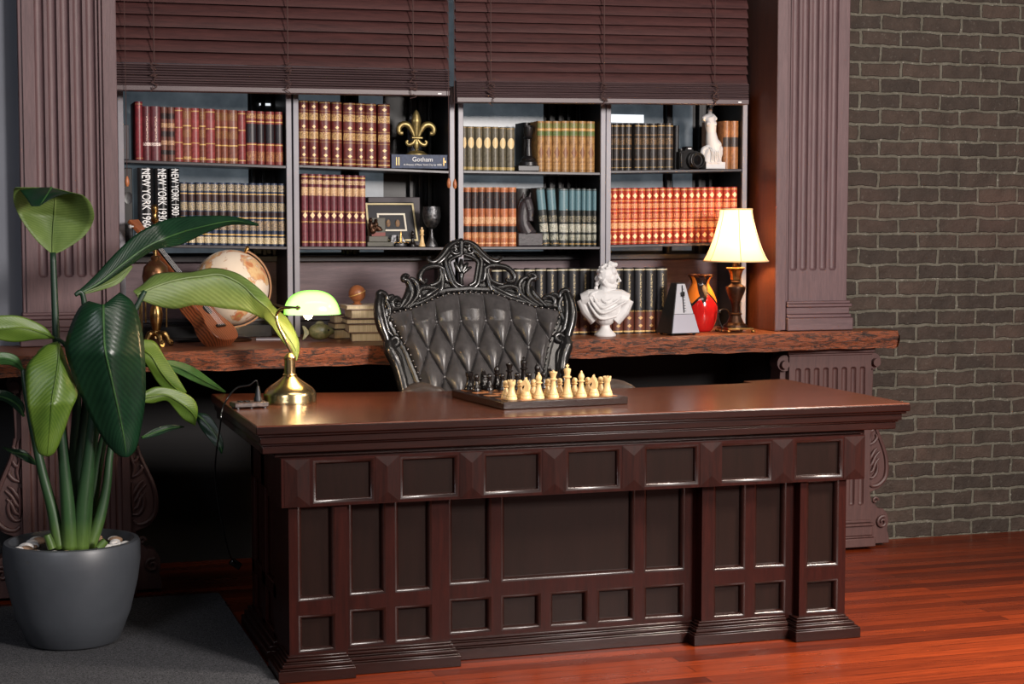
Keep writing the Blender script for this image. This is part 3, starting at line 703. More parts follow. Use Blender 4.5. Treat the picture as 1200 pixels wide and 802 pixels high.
# ------------------------------------------------------------------ chess
A = aZ(590, 481, .78); B_ = aZ(736, 474, .78); C_ = aZ(533, 456, .78)
ux = (B_-A).normalized(); W = (B_-A).length; ang = math.atan2(ux.y, ux.x)
uy = Vector((-ux.y, ux.x, 0)); D = W
ctr = A+ux*W/2+uy*D/2
bth = .026
def board_mat():
    n = N('chess_squares'); c = n.n('TexCoord'); k = n.n('TexChecker'); n.l(c.outputs['Object'], k.inputs['Vector'])
    sq = (W-.05)/8; k.inputs['Scale'].default_value = 1/sq
    k.inputs['Color1'].default_value = lin((196, 130, 84)); k.inputs['Color2'].default_value = lin((44, 24, 18))
    n.l(k.outputs[0], n.b.inputs['Base Color']); n.set(Roughness=.3); return n.m
cb = thing('chessboard', 'dark framed wooden chessboard set up for a game on the desk', 'chessboard', (ctr.x, ctr.y, .78), ang)
MB().box(-W/2, W/2, -D/2, D/2, .0003, bth).build('board_frame', wood('black_walnut_frame', (30, 18, 15), (46, 28, 22), .25, 'x'), cb, local=True, bevel=.003)
SQ = (W-.05)/8
MB().box(-4*SQ, 4*SQ, -4*SQ, 4*SQ, bth, bth+.0012).build('playing_squares', board_mat(), cb, local=True)
def chess_prof(kind):
    base = [(0, 0), (.0185, 0), (.019, .004), (.0175, .008), (.0165, .010), (.0172, .013), (.0145, .017)]
    if kind == 'pawn': return [(r*.86, z) for r, z in base]+[(.009, .024), (.0065, .034), (.0075, .036), (.0105, .038), (.0105, .040), (.006, .042), (.008, .044), (.0095, .049), (.0085, .054), (.005, .058), (0, .059)]
    if kind == 'rook': return base+[(.0115, .026), (.0095, .040), (.0105, .046), (.0135, .050), (.0135, .060), (.010, .060), (.0095, .056), (0, .056)]
    if kind == 'bishop': return base+[(.010, .028), (.0068, .046), (.0075, .048), (.012, .051), (.012, .053), (.007, .056), (.0095, .062), (.0105, .067), (.008, .075), (.0035, .080), (.004, .083), (.0022, .086), (0, .087)]
    if kind == 'queen': return base+[(.011, .030), (.0075, .054), (.0085, .057), (.0135, .060), (.0135, .062), (.008, .065), (.0095, .074), (.0135, .084), (.0125, .086), (.010, .083), (.005, .086), (.0045, .089), (0, .092)]
    if kind == 'king': return base+[(.0115, .032), (.008, .060), (.009, .063), (.0142, .066), (.0142, .068), (.0085, .072), (.010, .080), (.0125, .092), (.0115, .094), (.006, .097), (.003, .098), (0, .098)]
    if kind == 'knight': return base+[(.0135, .021), (.0125, .024), (0, .025)]
def chess_piece(kind, mt, label, name, sx=0):
    b = MB().lathe(chess_prof(kind), n=20)
    o = b.build('chess_'+kind, mt, None, at=(0, 0, 0), smooth=40)
    if kind == 'king':
        MB().box(-.0022, .0022, -.0015, .0015, .097, .110).box(-.006, .006, -.0015, .0015, .102, .1065).build('cross', mt, o, local=True)
    if kind == 'rook':
        m = MB()
        for k in range(6):
            a = k*PI/3; s0 = len(m.v); m.box(.0090, .0136, -.0036, .0036, .059, .0645); m.xf(Matrix.Rotation(a, 4, 'Z'), s0)
        m.build('battlement', mt, o, local=True)
    if kind == 'knight':
        pts = cr([(-.010, .022), (-.012, .034), (-.010, .046), (-.006, .056), (-.001, .063), (.001, .070), (.004, .064), (.010, .058), (.017, .050), (.018, .045), (.014, .042), (.008, .045), (.004, .043), (.006, .036), (.010, .028), (.010, .022)], 3)
        MB().prism(pts, 'x', -.0065, .0065).build('horse_head', mt, o, local=True, bevel=.003, smooth=60)
        m = MB()
        for x in (-.0045, .0045): m.tube([(x, -.001, .062), (x, -.0005, .072)], [.0026, .0006], 6)
        m.tube([(0, -.0115, .030), (0, -.0125, .044), (0, -.007, .058), (0, -.002, .066)], [.003, .0035, .003, .001], 6, flat=1)
        m.build('mane', mt, o, local=True)
    tag(o, label, 'chess piece', name); return o
order = ['rook', 'knight', 'bishop', 'queen', 'king', 'bishop', 'knight', 'rook']
adj = ['at the left end of the front row', 'second from left in the front row', 'third from left in the front row', 'fourth from left in the front row', 'fifth from left in the front row', 'third from right in the front row', 'second from right in the front row', 'at the right end of the front row']
adjb = [a.replace('front row', 'far row') for a in adj]
protos = {}
rnd = random.Random(5)
for colr, mt, sgn in (('pale boxwood', M['ivory'], -1), ('black', M['ebony'], 1)):
    for rowk in (0, 1):
        for i in range(8):
            kind = order[i] if rowk == 0 else 'pawn'
            if rowk == 0: lab = f'{colr} chess {kind} {(adj if sgn < 0 else adjb)[i]}'
            else: lab = f'{colr} chess pawn, {ORD[i]} from left in the {"pale" if sgn < 0 else "black"} pawn row'
            key = (colr, kind)
            if key not in protos: protos[key] = o = chess_piece(kind, mt, lab, colr+' chess pieces')
            else:
                o = copy_tree(protos[key]); o['label'] = lab
            lx = (i-3.5)*SQ+(rnd.random()-.5)*.006; ly = sgn*(3.5-rowk)*SQ+(rnd.random()-.5)*.006
            p = ctr+ux*lx+uy*ly
            o.location = (p.x, p.y, .78+bth+.0014); o.rotation_euler = (0, 0, ang+(PI if sgn > 0 else 0)+(rnd.random()-.5)*.5+(.6 if kind == 'knight' and sgn < 0 else 0))

# ------------------------------------------------------------------ banker's lamp
bp = aZ(340, 472, .78); L = thing('bankers_lamp', 'brass desk lamp with glowing green glass shade on the left of the desk', 'lamp', (bp.x, bp.y, .78))
k = aY(340, 470, bp.y); mm = (aY(371, 470, bp.y).x-aY(309, 470, bp.y).x)/2
MB().lathe([(0, .0005), (mm, .0005), (mm, .010), (mm*.985, .014), (mm*.99, mm*.30), (mm*.95, mm*.42), (mm*.86, mm*.54), (mm*.68, mm*.68), (mm*.46, mm*.82), (mm*.30, mm*.95), (mm*.24, mm*1.02), (0, mm*1.02)], n=56).build('base', M['brassb'], L, local=True)
MB().lathe([(0, mm), (mm*.26, mm), (mm*.27, mm*1.06), (mm*.21, mm*1.1), (mm*.21, mm*1.62), (mm*.235, mm*1.65), (mm*.235, mm*1.72), (mm*.16, mm*1.8), (mm*.10, mm*1.86), (0, mm*1.88)], n=28).build('column', M['brassb'], L, local=True)
Yl = bp.y
arm = cr([aY(343, 424, Yl), aY(342, 415, Yl), aY(333, 396, Yl), aY(326, 382, Yl), aY(324, 370, Yl), aY(331, 361.5, Yl-.02), aY(349, 361, Yl-.055)], 6)
MB().tube(arm, .0052, 10).build('arm', M['brassb'], L)
kn = aY(349, 361, Yl-.06)
MB().ball(kn, (.008, .006, .008)).tube([kn, kn+Vector((0, .03, 0))], .004, 8).build('pivot_knob', M['brassb'], L)
def glass_mat():
    n = N('glowing_green_glass'); n.set(Base_Color=lin((120, 230, 90)), Roughness=.15)
    tr = n.n('BsdfTranslucent'); tr.inputs[0].default_value = lin((190, 255, 120))
    lw = n.n('LayerWeight'); lw.inputs[0].default_value = .35
    em = n.n('Emission'); r = n.ramp(lw.outputs['Facing'], [(0.2, lin((240, 255, 222))), (.75, lin((96, 218, 44)))]); n.l(r.outputs[0], em.inputs[0]); em.inputs[1].default_value = .85
    mx = n.n('MixShader'); mx.inputs[0].default_value = .35; n.l(n.b.outputs[0], mx.inputs[1]); n.l(tr.outputs[0], mx.inputs[2])
    ad = n.n('AddShader'); n.l(mx.outputs[0], ad.inputs[0]); n.l(em.outputs[0], ad.inputs[1]); n.l(ad.outputs[0], n.o.inputs[0]); return n.m
s0 = aY(333, 369, Yl); s1 = aY(397, 372.5, Yl); tp = aY(364, 341, Yl); cx = (s0.x+s1.x)/2; hw = (s1.x-s0.x)/2; hz = tp.z-s0.z
sh = MB(); rows = []
for j in range(13):
    th = PI/2*j/12; row_ = []
    for i in range(37):
        ph = 2*PI*i/36; c = math.cos(ph); s_ = math.sin(ph); e = 2/2.6
        flare = 1+.06*(1-math.sin(th))**4*(1 if c > 0 else 0)
        row_.append((cx+hw*.97*flare*math.copysign(abs(c)**e, c)*math.cos(th)**.8, Yl+.068*math.copysign(abs(s_)**e, s_)*math.cos(th)**.8, s0.z-.004*(c > 0)*0+hz*math.sin(th)**.9))
    rows.append(row_)
sh.grid(rows).build('glass_shade', [glass_mat(), emis('opal_white_lining', (255, 244, 225), .9)], L, solid=.004, smooth=180)
MB().tube([aY(320, 357, Yl-.02), aY(333, 360, Yl-.05), aY(352, 361, Yl-.066)], .0042, 8).build('shade_bracket', M['brassb'], L)
MB().ball((cx-.012, Yl, s0.z+.004), (.018, .018, .022)).build('bulb', emis('warm_bulb', (255, 215, 160), 6), L)
def point(name, loc, power, c, r=.03):
    l = bpy.data.lights.new(name, 'POINT'); l.energy = power; l.color = lin(c)[:3]; l.shadow_soft_size = r
    o = bpy.data.objects.new(name, l); COL.objects.link(o); o.location = loc; return o
point('desk_lamp_light', (cx-.012, Yl, s0.z-.035), 4.6, (255, 214, 160), .012)

# power outlet with cable
op = aZ(292, 478, .78)
P = thing('power_strip', 'small dark multi-socket block with plug on the desk left of the brass lamp', 'power strip', (op.x, op.y, .78), .12)
MB().box(-.057, .057, -.035, .035, .004, .02).build('housing', mat('scuffed_dark_plastic', (50, 36, 32), .4, c2=(110, 88, 78), scale=40, lo=.5, hi=.7), P, local=True, bevel=.003)
m = MB()
for x in (-.045, 0, .045):
    for y in (-.028, .028): m.lathe([(0, 0), (.006, 0), (.006, .005), (0, .005)], (x, y, 0.0003), 10)
m.build('foot', M['pewter'], P, local=True)
m = MB()
for x in (-.03, -.008): m.box(x-.008, x+.008, -.012, .012, .02, .0245)
m.build('socket', M['blackgloss'], P, local=True, bevel=.002)
MB().lathe([(0, .02), (.014, .02), (.014, .03), (.010, .036), (.009, .05), (.006, .062), (.004, .07), (0, .07)], (.03, 0, 0), 14).build('plug', M['black'], P, local=True)
pl0 = Vector((op.x+.03*math.cos(.12), op.y+.004, .85))
cab = cr([pl0, pl0+Vector((-.006, 0, .018)), aY(292, 451.5, op.y), aY(277, 455, op.y), aY(266, 468, op.y-.01), aY(260, 482, op.y-.04), aY(258, 500, op.y-.04), aY(252, 560, op.y+.1), aY(266, 640, op.y+.2), aY(276, 661, 5.92)], 6)
cbl = MB().tube(cab, .0028, 8).build('power_cable', M['blackgloss'], None, at=(op.x-.08, op.y, .6)); MB().box(-.02, .02, -.012, .012, -.012, .012).xf(Matrix.Translation(Vector(cab[-1])) @ Matrix.Rotation(.6, 4, 'Y')).build('plug', M['blackgloss'], cbl, bevel=.003); tag(cbl, 'thin black cable looping from the socket block down the left end of the desk', 'cable')

# ------------------------------------------------------------------ table lamp
tb = aZ(862, 389.5, .93); tb = Vector((aY(861.5, 385, 6.47).x, 6.47, .93))
px = lambda y: aY(861.5, y, tb.y).z-.93
TL = thing('table_lamp', 'bronze urn-shaped table lamp with glowing cream bell shade on the slab shelf', 'lamp', tuple(tb))
mpx = (aY(895, 305, tb.y).x-aY(827, 305, tb.y).x)/68
def shade_mat():
    n = N('glowing_cream_fabric'); n.set(Base_Color=lin((240, 222, 190)), Roughness=.8)
    g = n.n('TexCoord'); sp_ = n.n('SeparateXYZ'); n.l(g.outputs['Generated'], sp_.inputs[0])
    em = n.n('Emission'); r = n.ramp(sp_.outputs[2], [(0, lin((236, 196, 150))), (.25, lin((250, 232, 208))), (.6, lin((255, 250, 246))), (1, lin((250, 232, 205)))]); lw = n.n('LayerWeight'); lw.inputs[0].default_value = .4; ed = n.ramp(lw.outputs['Facing'], [(.35, (1, 1, 1, 1)), (1, lin((205, 150, 90)))]); n.l(n.mix(1, r.outputs[0], ed.outputs[0], 'MULTIPLY'), em.inputs[0]); em.inputs[1].default_value = .62
    tr = n.n('BsdfTranslucent'); tr.inputs[0].default_value = lin((255, 238, 210))
    mx = n.n('MixShader'); mx.inputs[0].default_value = .5; n.l(n.b.outputs[0], mx.inputs[1]); n.l(tr.outputs[0], mx.inputs[2])
    ad = n.n('AddShader'); n.l(mx.outputs[0], ad.inputs[0]); n.l(em.outputs[0], ad.inputs[1]); n.l(ad.outputs[0], n.o.inputs[0]); return n.m
prof = [(34.6, 306), (31.6, 300.5), (28.3, 292.6), (25.0, 283), (22.4, 274), (20.2, 265), (18.6, 258), (17.4, 251.5), (16.8, 245)]
rows = [[(r*mpx*math.cos(2*PI*i/48), r*mpx*math.sin(2*PI*i/48), px(y)) for i in range(49)] for r, y in cr(prof, 4)]
SH = MB().grid(rows).build('lamp_shade', shade_mat(), TL, local=True, solid=.002, smooth=180)
m = MB()
for r, y in ((34.6, 306), (17.0, 245.3)): m.tube([(r*mpx*math.cos(2*PI*i/40), r*mpx*math.sin(2*PI*i/40), px(y)) for i in range(41)], .0035, 6)
m.build('shade_trim', mat('cream_braid', (236, 205, 150), .8), SH, local=True)
m = MB()
for q in range(6):
    a = q*PI/3+.25; m.tube([(r*mpx*1.012*math.cos(a), r*mpx*1.012*math.sin(a), px(y)) for r, y in cr(prof, 3)], .0016, 5)
m.build('shade_seam', mat('cream_seam', (225, 190, 135), .8), SH, local=True)
R_ = mpx
MB().lathe([(0, px(318)), (4*R_, px(318)), (4*R_, px(300)), (0, px(300))], n=16).build('stem', M['bronze'], TL, local=True)
MB().lathe([(3*R_, px(330)), (5.5*R_, px(328)), (6*R_, px(323)), (8*R_, px(317)), (10.5*R_, px(314.5)), (10*R_, px(313.5)), (4*R_, px(316)), (0, px(316))], n=10).build('candle_cup', M['brass'], TL, local=True, smooth=20)
MB().lathe([(2*R_, px(368)), (3.6*R_, px(366)), (4.5*R_, px(356)), (8.5*R_, px(346)), (10.8*R_, px(339)), (10.6*R_, px(336)), (7*R_, px(334)), (4.6*R_, px(332)), (5.6*R_, px(330.5)), (4*R_, px(328)), (0, px(328))], n=28).build('urn', M['bronze'], TL, local=True)
m = MB().lathe([(0, px(384)), (14*R_, px(384)), (13*R_, px(381)), (9*R_, px(378)), (6*R_, px(370)), (7.5*R_, px(368)), (6*R_, px(366.5)), (0, px(366))], n=16)
m.build('fluted_foot', M['bronze'], TL, local=True, smooth=15)
m = MB().box(-15*R_, 15*R_, -15*R_, 15*R_, px(386), px(383.5))
for a in (-1, 1):
    for b2 in (-1, 1): m.ball((a*14.5*R_, b2*14.5*R_, .0065), (.010, .010, .0062), 10, 8)
m.build('claw_base', M['brass'], TL, local=True, bevel=.002)
point('table_lamp_light', (tb.x, tb.y, .93+px(278)), 13, (255, 204, 140), .03)
cz = cr([(tb.x-.075, tb.y-.03, .936), aY(846, 384, tb.y), aY(843, 376, tb.y), aY(841, 368, tb.y), aY(846, 363, tb.y), aY(853, 365, tb.y+.03), aY(856, 380, tb.y+.11), (tb.x+.0, tb.y+.12, .935)], 5)
tag(MB().tube(cz, .003, 8).build('lamp_cord', M['iron'], None, at=(tb.x-.06, tb.y, .93)), 'dark coiled cord beside the base of the bronze table lamp', 'cord')
#==SPLIT2==
# ------------------------------------------------------------------ blinds
def blind(label, x0, x1, zb0, zb1, zs0, zs1, cords, tassel=None, pitch=.045):
    YBL = 6.53
    t = thing('wooden_blind', label, 'window blind', ((x0+x1)/2, YBL, zb0))
    sl = (zb1-zb0)/(x1-x0)
    def tilt(z): return sl*(1)  # slope
    def slat(z, ang, name, mt, hw=.0285, th=.0028, y=YBL):
        m = MB(); c, s = math.cos(ang), math.sin(ang)
        pts = [(-hw, -th/2), (-hw*.5, th*.15), (0, th*.3), (hw*.5, th*.15), (hw, -th/2), (hw*.5, -th*.85), (0, -th*.7), (-hw*.5, -th*.85)]
        pts = [(y+p*c-q*s, z+p*s+q*c) for p, q in pts]
        m.prism(pts, 'x', x0, x1)
        for v in m.v: v.z += sl*(v.x-x0)
        return m.build(name, mt, t, smooth=50)
    z = zs0+.022; k = 0; rnd = random.Random(int(x0*100))
    while z < 2.42:
        slat(z, math.radians(62+rnd.uniform(-3, 3)), 'slat', M['blind']); z += pitch; k += 1
    # gathered slats
    n = 9; zz = zb0+.028
    for i in range(n):
        slat(zz+(zs0-zb0-.03)*i/(n-.6), math.radians(rnd.uniform(-2, 2)), 'gathered_slat', M['blindb'], hw=.025, th=.0085, y=YBL+rnd.uniform(-.002, .002))
    m = MB().prism([(x0, zb0), (x1, zb1), (x1, zb1+.022), (x0, zb0+.022)], 'y', YBL-.026, YBL+.026)
    br = m.build('bottom_rail', M['blindr'], t, bevel=.003)
    MB().box(x1-.05, x1-.035, YBL-.0275, YBL-.026, zb1+.006, zb1+.011).build('clip', M['white_text'], br)
    for cx in cords:
        c = MB()
        zc = zs0+sl*(cx-x0)
        c.tube([(cx, YBL-.030, 2.45), (cx, YBL-.030, zc)], .0022, 6)
        c.build('ladder_cord', M['cord'], t)
        c = MB(); r2 = random.Random(int(cx*1000))
        pts = [(cx, YBL-.031, zc)]
        for q in range(26):
            pts.append((cx+r2.uniform(-.016, .016), YBL-.032-r2.uniform(0, .008), zc-(zs0-zb0+.01)*q/26+r2.uniform(-.01, .01)))
        c.tube(cr(pts, 3), .0016, 5); c.build('tangled_cord', M['cord'], t)
    if tassel:
        for tx, ty in tassel:
            p = aY(tx, ty, YBL-.04)
            m = MB().tube([(p.x, YBL-.034, 2.45), (p.x, p.y, p.z+.02)], .0013, 5)
            q = m.build('pull_cord', M['cord'], t)
            MB().lathe([(0, -.018), (.004, -.018), (.008, -.008), (.008, .004), (.005, .014), (.003, .02), (0, .02)], tuple(p), 14).build('tassel', M['tan2m'], q)
    return t
M['tan2m'] = mat('turned_tan_wood', (164, 98, 60), .4)
blind('dark brown wooden blind hanging over the two left bookcases', .5165, 1.796, 1.872, 1.879, 1.980, 1.98, [aY(x, 40, 6.5).x for x in (180, 337, 484)], [(149, 213), (526, 215)])
blind('dark brown wooden blind hanging over the two right bookcases', 1.824, 3.082, 1.855, 1.873, 1.945, 1.96, [aY(x, 40, 6.5).x for x in (575, 708, 838)], [(533, 216)], pitch=.0385)

# ------------------------------------------------------------------ chair
XC = 1.778
def chy(x, z):
    u = (x-XC)/.4; k = min(1, max(0, (z-.72)/.3))
    return 5.985+.30*(z-.78)+.09*(1-min(u*u, 1.2))*k
def CH(px, py, off=0.0):
    z = 1.1; x = XC
    for _ in range(8):
        y = chy(x, z); p = aY(px, py, y); x, z = p.x, p.z
    return Vector((x, y-off, z))
XCR = CH(542, 305).x
def mir(p):
    t = min(1, max(0, (abs(p.x-XCR)-.10)/.2)); return Vector((2*(XCR*(1-t)+XC*t)-p.x, p.y, p.z))
CHR = thing('throne_chair', 'black carved throne chair with button-tufted black leather back behind the desk', 'chair', (XC, 5.85, 0))
half_tab = [(340, 97), (367, 97), (382, 92), (397, 86), (412, 80), (440, 73), (475, 67), (520, 63)]
top_tab = [(0, 342.5), (.28, 344.5), (.45, 350), (.58, 356.5), (.75, 362), (.95, 366), (1, 368)]
def LP(s, t, off=0):
    # centre of leather follows XC; measured on left half then mirrored
    a = abs(s); yt = interp(a, top_tab); y = 505+t*(yt-505)
    xc = 556.5 if y > 400 else 556.5-(400-y)*.12
    h = interp(y, half_tab)
    p = CH(556-a*h, y, off)
    # symmetric in world
    return p
NU, NT = 240, 190
rows = []
cxw = CH(556, 400).x
def lworld(s, t):
    p = LP(-abs(s), t)
    q = CH(556, 505+t*(interp(abs(s), top_tab)-505))
    dx = (q.x-p.x)
    x = cxw+math.copysign(dx, s) if s else cxw
    z = p.z
    return x, z
spx = .0968; spz = .098
zB = CH(556, 408).z
for j in range(NT+1):
    t = j/NT; row_ = []
    for i in range(NU+1):
        s = -1+2*i/NU
        x, z = lworld(s, t)
        a = (x-cxw)/spx; b = (z-zB)/spz
        s1, s2, s3 = abs(math.sin(PI*(a+b/2))), abs(math.sin(PI*(a-b/2))), abs(math.cos(PI*a))
        tuft = (s1*s2)**.55-.22*math.exp(-(min(s1, s2)/.10)**2)
        top = s3**.6*.95-.18*math.exp(-(s3/.10)**2)
        k = min(1, max(0, (b-.92)/.25)); tuft = tuft*(1-k)+top*k
        e = min(1, (1-abs(s))*9)*min(1, (1-t)*9)
        e = max(0, e)**.5
        y = chy(x, z)-.012-e*(.014+.036*tuft)-.004*math.sin(31*x+7*z)*e*.3
        row_.append((x, y, z))
    rows.append(row_)
back = MB().grid(rows).build('tufted_backrest', M['leather'], CHR, smooth=180)
# backing
out = [lworld(-1+2*i/24, 1) for i in range(25)]+[lworld(1, 1-k/10) for k in range(1, 11)]+[lworld(-1, k/10) for k in range(0, 10)]
m = MB(); fr_ = [(x, chy(x, z)-.012, z) for x, z in out]; bk = [(x, chy(x, z)+.028, z) for x, z in out]; nn = len(out)
m.add(fr_+bk, [(i, (i+1) % nn, nn+(i+1) % nn, nn+i) for i in range(nn)]+[list(range(nn, 2*nn))])
m.build('back_panel', M['carve'], CHR)
for b in (-2, -1, 0, 1):
    n_ = [k+(.5 if b % 2 else 0) for k in range(-4, 5)]
    for a in n_:
        x = cxw+a*spx; z = zB+b*spz
        hw = lworld(1, (505-408+b*30)/(505-360))[0]-cxw
        if abs(x-cxw) > hw-.03 or z < .78: continue
        MB().ball((x, chy(x, z)-.026, z), (.0075, .005, .0075), 12, 8).build('button', M['leather'], back)
# nailhead trim
pts = [lworld(-1, k/40) for k in range(4, 40)]+[lworld(-1+2*i/60, 1) for i in range(61)]+[lworld(1, 1-k/40) for k in range(1, 37)]
m = MB(); acc = 0; prev = None; cnt = 0
for x, z in pts:
    if prev is not None:
        d = math.hypot(x-prev[0], z-prev[1]); acc += d
    prev = (x, z)
    if acc > .0145 or cnt == 0:
        acc = 0; cnt += 1; m.ball((x, chy(x, z)-.022, z), (.0058, .005, .0058), 8, 6)
nt = m.build('nailhead_trim', M['nail'], back, smooth=180); nt['kind'] = 'stuff'
# rim rail round the leather
pts = [lworld(-1, k/20) for k in range(0, 20)]+[lworld(-1+2*i/40, 1) for i in range(41)]+[lworld(1, 1-k/20) for k in range(1, 21)]
rim_ = []
for x, z in pts:
    dx = x-cxw; rim_.append((x+math.copysign(.012*min(1, abs(dx)/.25), dx), chy(x, z)-.002, z+(.012 if z > 1.03 else 0)))
frame = MB().tube(rim_, .0135, 10).build('back_frame', M['carve'], CHR)
def zl(pts):  # left crop coords -> px
    return [(430+x/6.414, 275+y/6.414) for x, y in pts]
CARVE = [  # name, points (left crop), radii
 ('crest_leaf', [(700, 55), (655, 62), (610, 92), (575, 140), (530, 190), (490, 208), (460, 196), (458, 176), (475, 172)], [.008, .012, .014, .013, .011, .008, .006, .004]),
 ('crest_leaf', [(640, 100), (612, 135), (575, 180), (535, 215), (520, 228)], [.006, .011, .012, .008, .004]),
 ('crest_scroll', [(704, 62), (660, 55), (650, 80), (672, 92), (690, 82)], [.008, .009, .008, .006]),
 ('crest_scroll', [(700, 130), (672, 146), (640, 138), (630, 112), (650, 98), (666, 112), (655, 124)], [.007, .008, .007, .005]),
 ('shield_rim', [(704, 152), (650, 172), (612, 205), (622, 255), (640, 310), (660, 362), (704, 386)], [.008, .009, .009, .009, .008]),
 ('shield_border', [(600, 150), (585, 200), (598, 260), (618, 320), (640, 375), (680, 408), (704, 412)], [.008, .011, .011, .010, .010]),
 ('open_scroll', [(575, 262), (535, 240), (480, 238), (425, 258), (394, 305), (398, 345), (425, 362), (444, 348), (434, 335)], [.010, .012, .012, .012, .010, .008, .006]),
 ('open_scroll', [(545, 260), (552, 300), (540, 350), (505, 375), (470, 384)], [.010, .011, .010, .008]),
 ('scroll_stem', [(570, 262), (578, 300), (590, 335), (604, 356), (612, 344)], [.012, .012, .010, .008, .007]),
 ('scroll_stem', [(562, 300), (562, 350), (558, 400), (548, 425)], [.012, .013, .012, .010]),
 ('acanthus_leaf', [(548, 418), (500, 405), (440, 395), (396, 408), (384, 445), (396, 485), (418, 498), (426, 480)], [.009, .012, .013, .012, .010, .008, .006]),
 ('acanthus_leaf', [(556, 370), (520, 410), (470, 445), (430, 470)], [.007, .012, .012, .008]),
 ('acanthus_leaf', [(550, 395), (520, 440), (470, 475), (400, 510), (330, 530)], [.009, .013, .014, .013, .009]),
 ('plume', [(262, 552), (310, 500), (330, 440), (318, 380), (296, 345), (272, 342), (268, 318), (290, 305), (312, 318)], [.010, .013, .014, .012, .010, .009, .007]),
 ('plume', [(285, 556), (340, 505), (375, 450), (372, 385), (345, 345), (318, 330)], [.010, .012, .013, .012, .008]),
 ('plume', [(240, 555), (275, 500), (300, 440), (300, 400)], [.008, .013, .012, .006]),
 ('plume', [(300, 552), (350, 520), (400, 470), (395, 430)], [.008, .012, .010, .006]),
 ('ear_scroll', [(250, 500), (225, 480), (195, 488), (182, 515), (195, 548), (228, 556), (248, 535), (240, 515), (222, 520)], [.009, .012, .012, .011, .010, .007, .005]),
 ('ear_curl', [(150, 490), (140, 460), (120, 442), (95, 435), (84, 452), (96, 470), (114, 466)], [.010, .012, .012, .010, .007]),
 ('ear_curl', [(150, 495), (165, 470), (186, 465), (200, 478)], [.008, .010, .010, .007]),
 ('ear_leaf', [(90, 455), (82, 510), (80, 560), (88, 630), (108, 700), (135, 765), (158, 830)], [.012, .016, .018, .020, .020, .018, .014]),
 ('ear_leaf', [(112, 470), (110, 530), (120, 600), (140, 680), (165, 740)], [.008, .012, .013, .012, .008]),
 ('ear_leaf', [(135, 490), (160, 540), (165, 590), (150, 660), (150, 720), (185, 760)], [.009, .012, .010, .009, .008]),
 ('side_leaf', [(158, 800), (165, 860), (190, 910), (215, 960), (240, 1030), (262, 1110), (280, 1200), (290, 1300)], [.020, .026, .026, .024, .024, .022, .020]),
 ('side_leaf', [(200, 800), (190, 840), (205, 880), (235, 920), (255, 990), (275, 1060)], [.010, .014, .013, .012, .012, .008]),
 ('side_knot', [(170, 800), (200, 775), (225, 790), (222, 825), (190, 838)], [.010, .013, .013, .010]),
]
for nm, poly in (('side_plate', [(140, 790), (175, 900), (225, 1030), (255, 1110), (285, 1300), (380, 1300), (346, 1055), (292, 879), (215, 700), (160, 700)]), ('crest_plate', [(704, 50), (655, 62), (610, 92), (575, 140), (530, 190), (520, 215), (562, 262), (602, 290), (640, 372), (704, 400), (704, 386), (660, 362), (640, 310), (622, 255), (612, 205), (650, 172), (704, 152)]),
                 ('lower_plate', [(704, 390), (650, 385), (612, 335), (575, 265), (556, 300), (545, 360), (480, 385), (396, 405), (384, 450), (330, 520), (330, 545), (400, 525), (470, 490), (550, 440), (704, 440)]),
                 ('plume_plate', [(235, 565), (275, 500), (300, 440), (300, 360), (320, 338), (368, 385), (375, 450), (395, 495), (335, 540)]),
                 ('ear_plate', [(84, 450), (120, 445), (135, 490), (112, 540), (122, 600), (140, 660), (158, 600), (160, 545), (184, 520), (200, 480), (250, 500), (255, 560), (190, 570), (175, 620), (165, 700), (170, 780), (140, 780), (108, 705), (86, 630), (78, 550)])):
    for fl in (0, 1):
        P_ = [CH(430+x/6.414, 275+y/6.414, .002) for x, y in poly]
        if fl: P_ = [mir(p) for p in P_]
        n_ = len(P_); MB().add(P_+[p+Vector((0, .016, 0)) for p in P_], [list(range(n_)), list(range(n_, 2*n_))]+[(i, (i+1) % n_, n_+(i+1) % n_, n_+i) for i in range(n_)]).build(nm, M['carve'], frame, bevel=.003)
for nm, pts, rr in CARVE:
    w = [CH(x, y, .006) for x, y in zl(pts)]
    w = cr(w, 6)
    # left-side strokes measured around the crest axis at x=704
    MB().tube(w, [r*.95 for r in rr], 8, flat=1.2).build(nm, M['carve'], frame, smooth=60)
    MB().tube([mir(Vector(p)) for p in w], [r*.95 for r in rr], 8, flat=1.2).build(nm, M['carve'], frame, smooth=60)
cx0 = CH(541.5, 310)
def PC(x, y, off=.006): return CH(430+x/6.414, 275+y/6.414, off)
for nm, pts, rr in [('plume_of_feathers', [(704, 290), (704, 240), (706, 185)], [.006, .012, .006]), ('plume_of_feathers', [(700, 290), (672, 240), (655, 205)], [.006, .010, .005]), ('plume_of_feathers', [(710, 290), (735, 240), (755, 212)], [.006, .010, .005]),
                    ('plume_of_feathers', [(708, 300), (745, 262), (782, 245)], [.006, .009, .004]), ('shield_boss', [(704, 280), (706, 300), (704, 330), (704, 378)], [.009, .012, .009, .012]), ('crest_knob', [(704, 30), (704, 55), (704, 100), (704, 150)], [.006, .014, .012, .010])]:
    MB().tube(cr([PC(x, y) for x, y in pts], 5), rr, 10).build(nm, M['carve'], frame, smooth=60)
M['armleather'] = mat('brown_black_arm_leather', (74, 64, 58), .4, c2=(58, 50, 46), scale=26, bump=.25, bscale=160, bdist=.001)
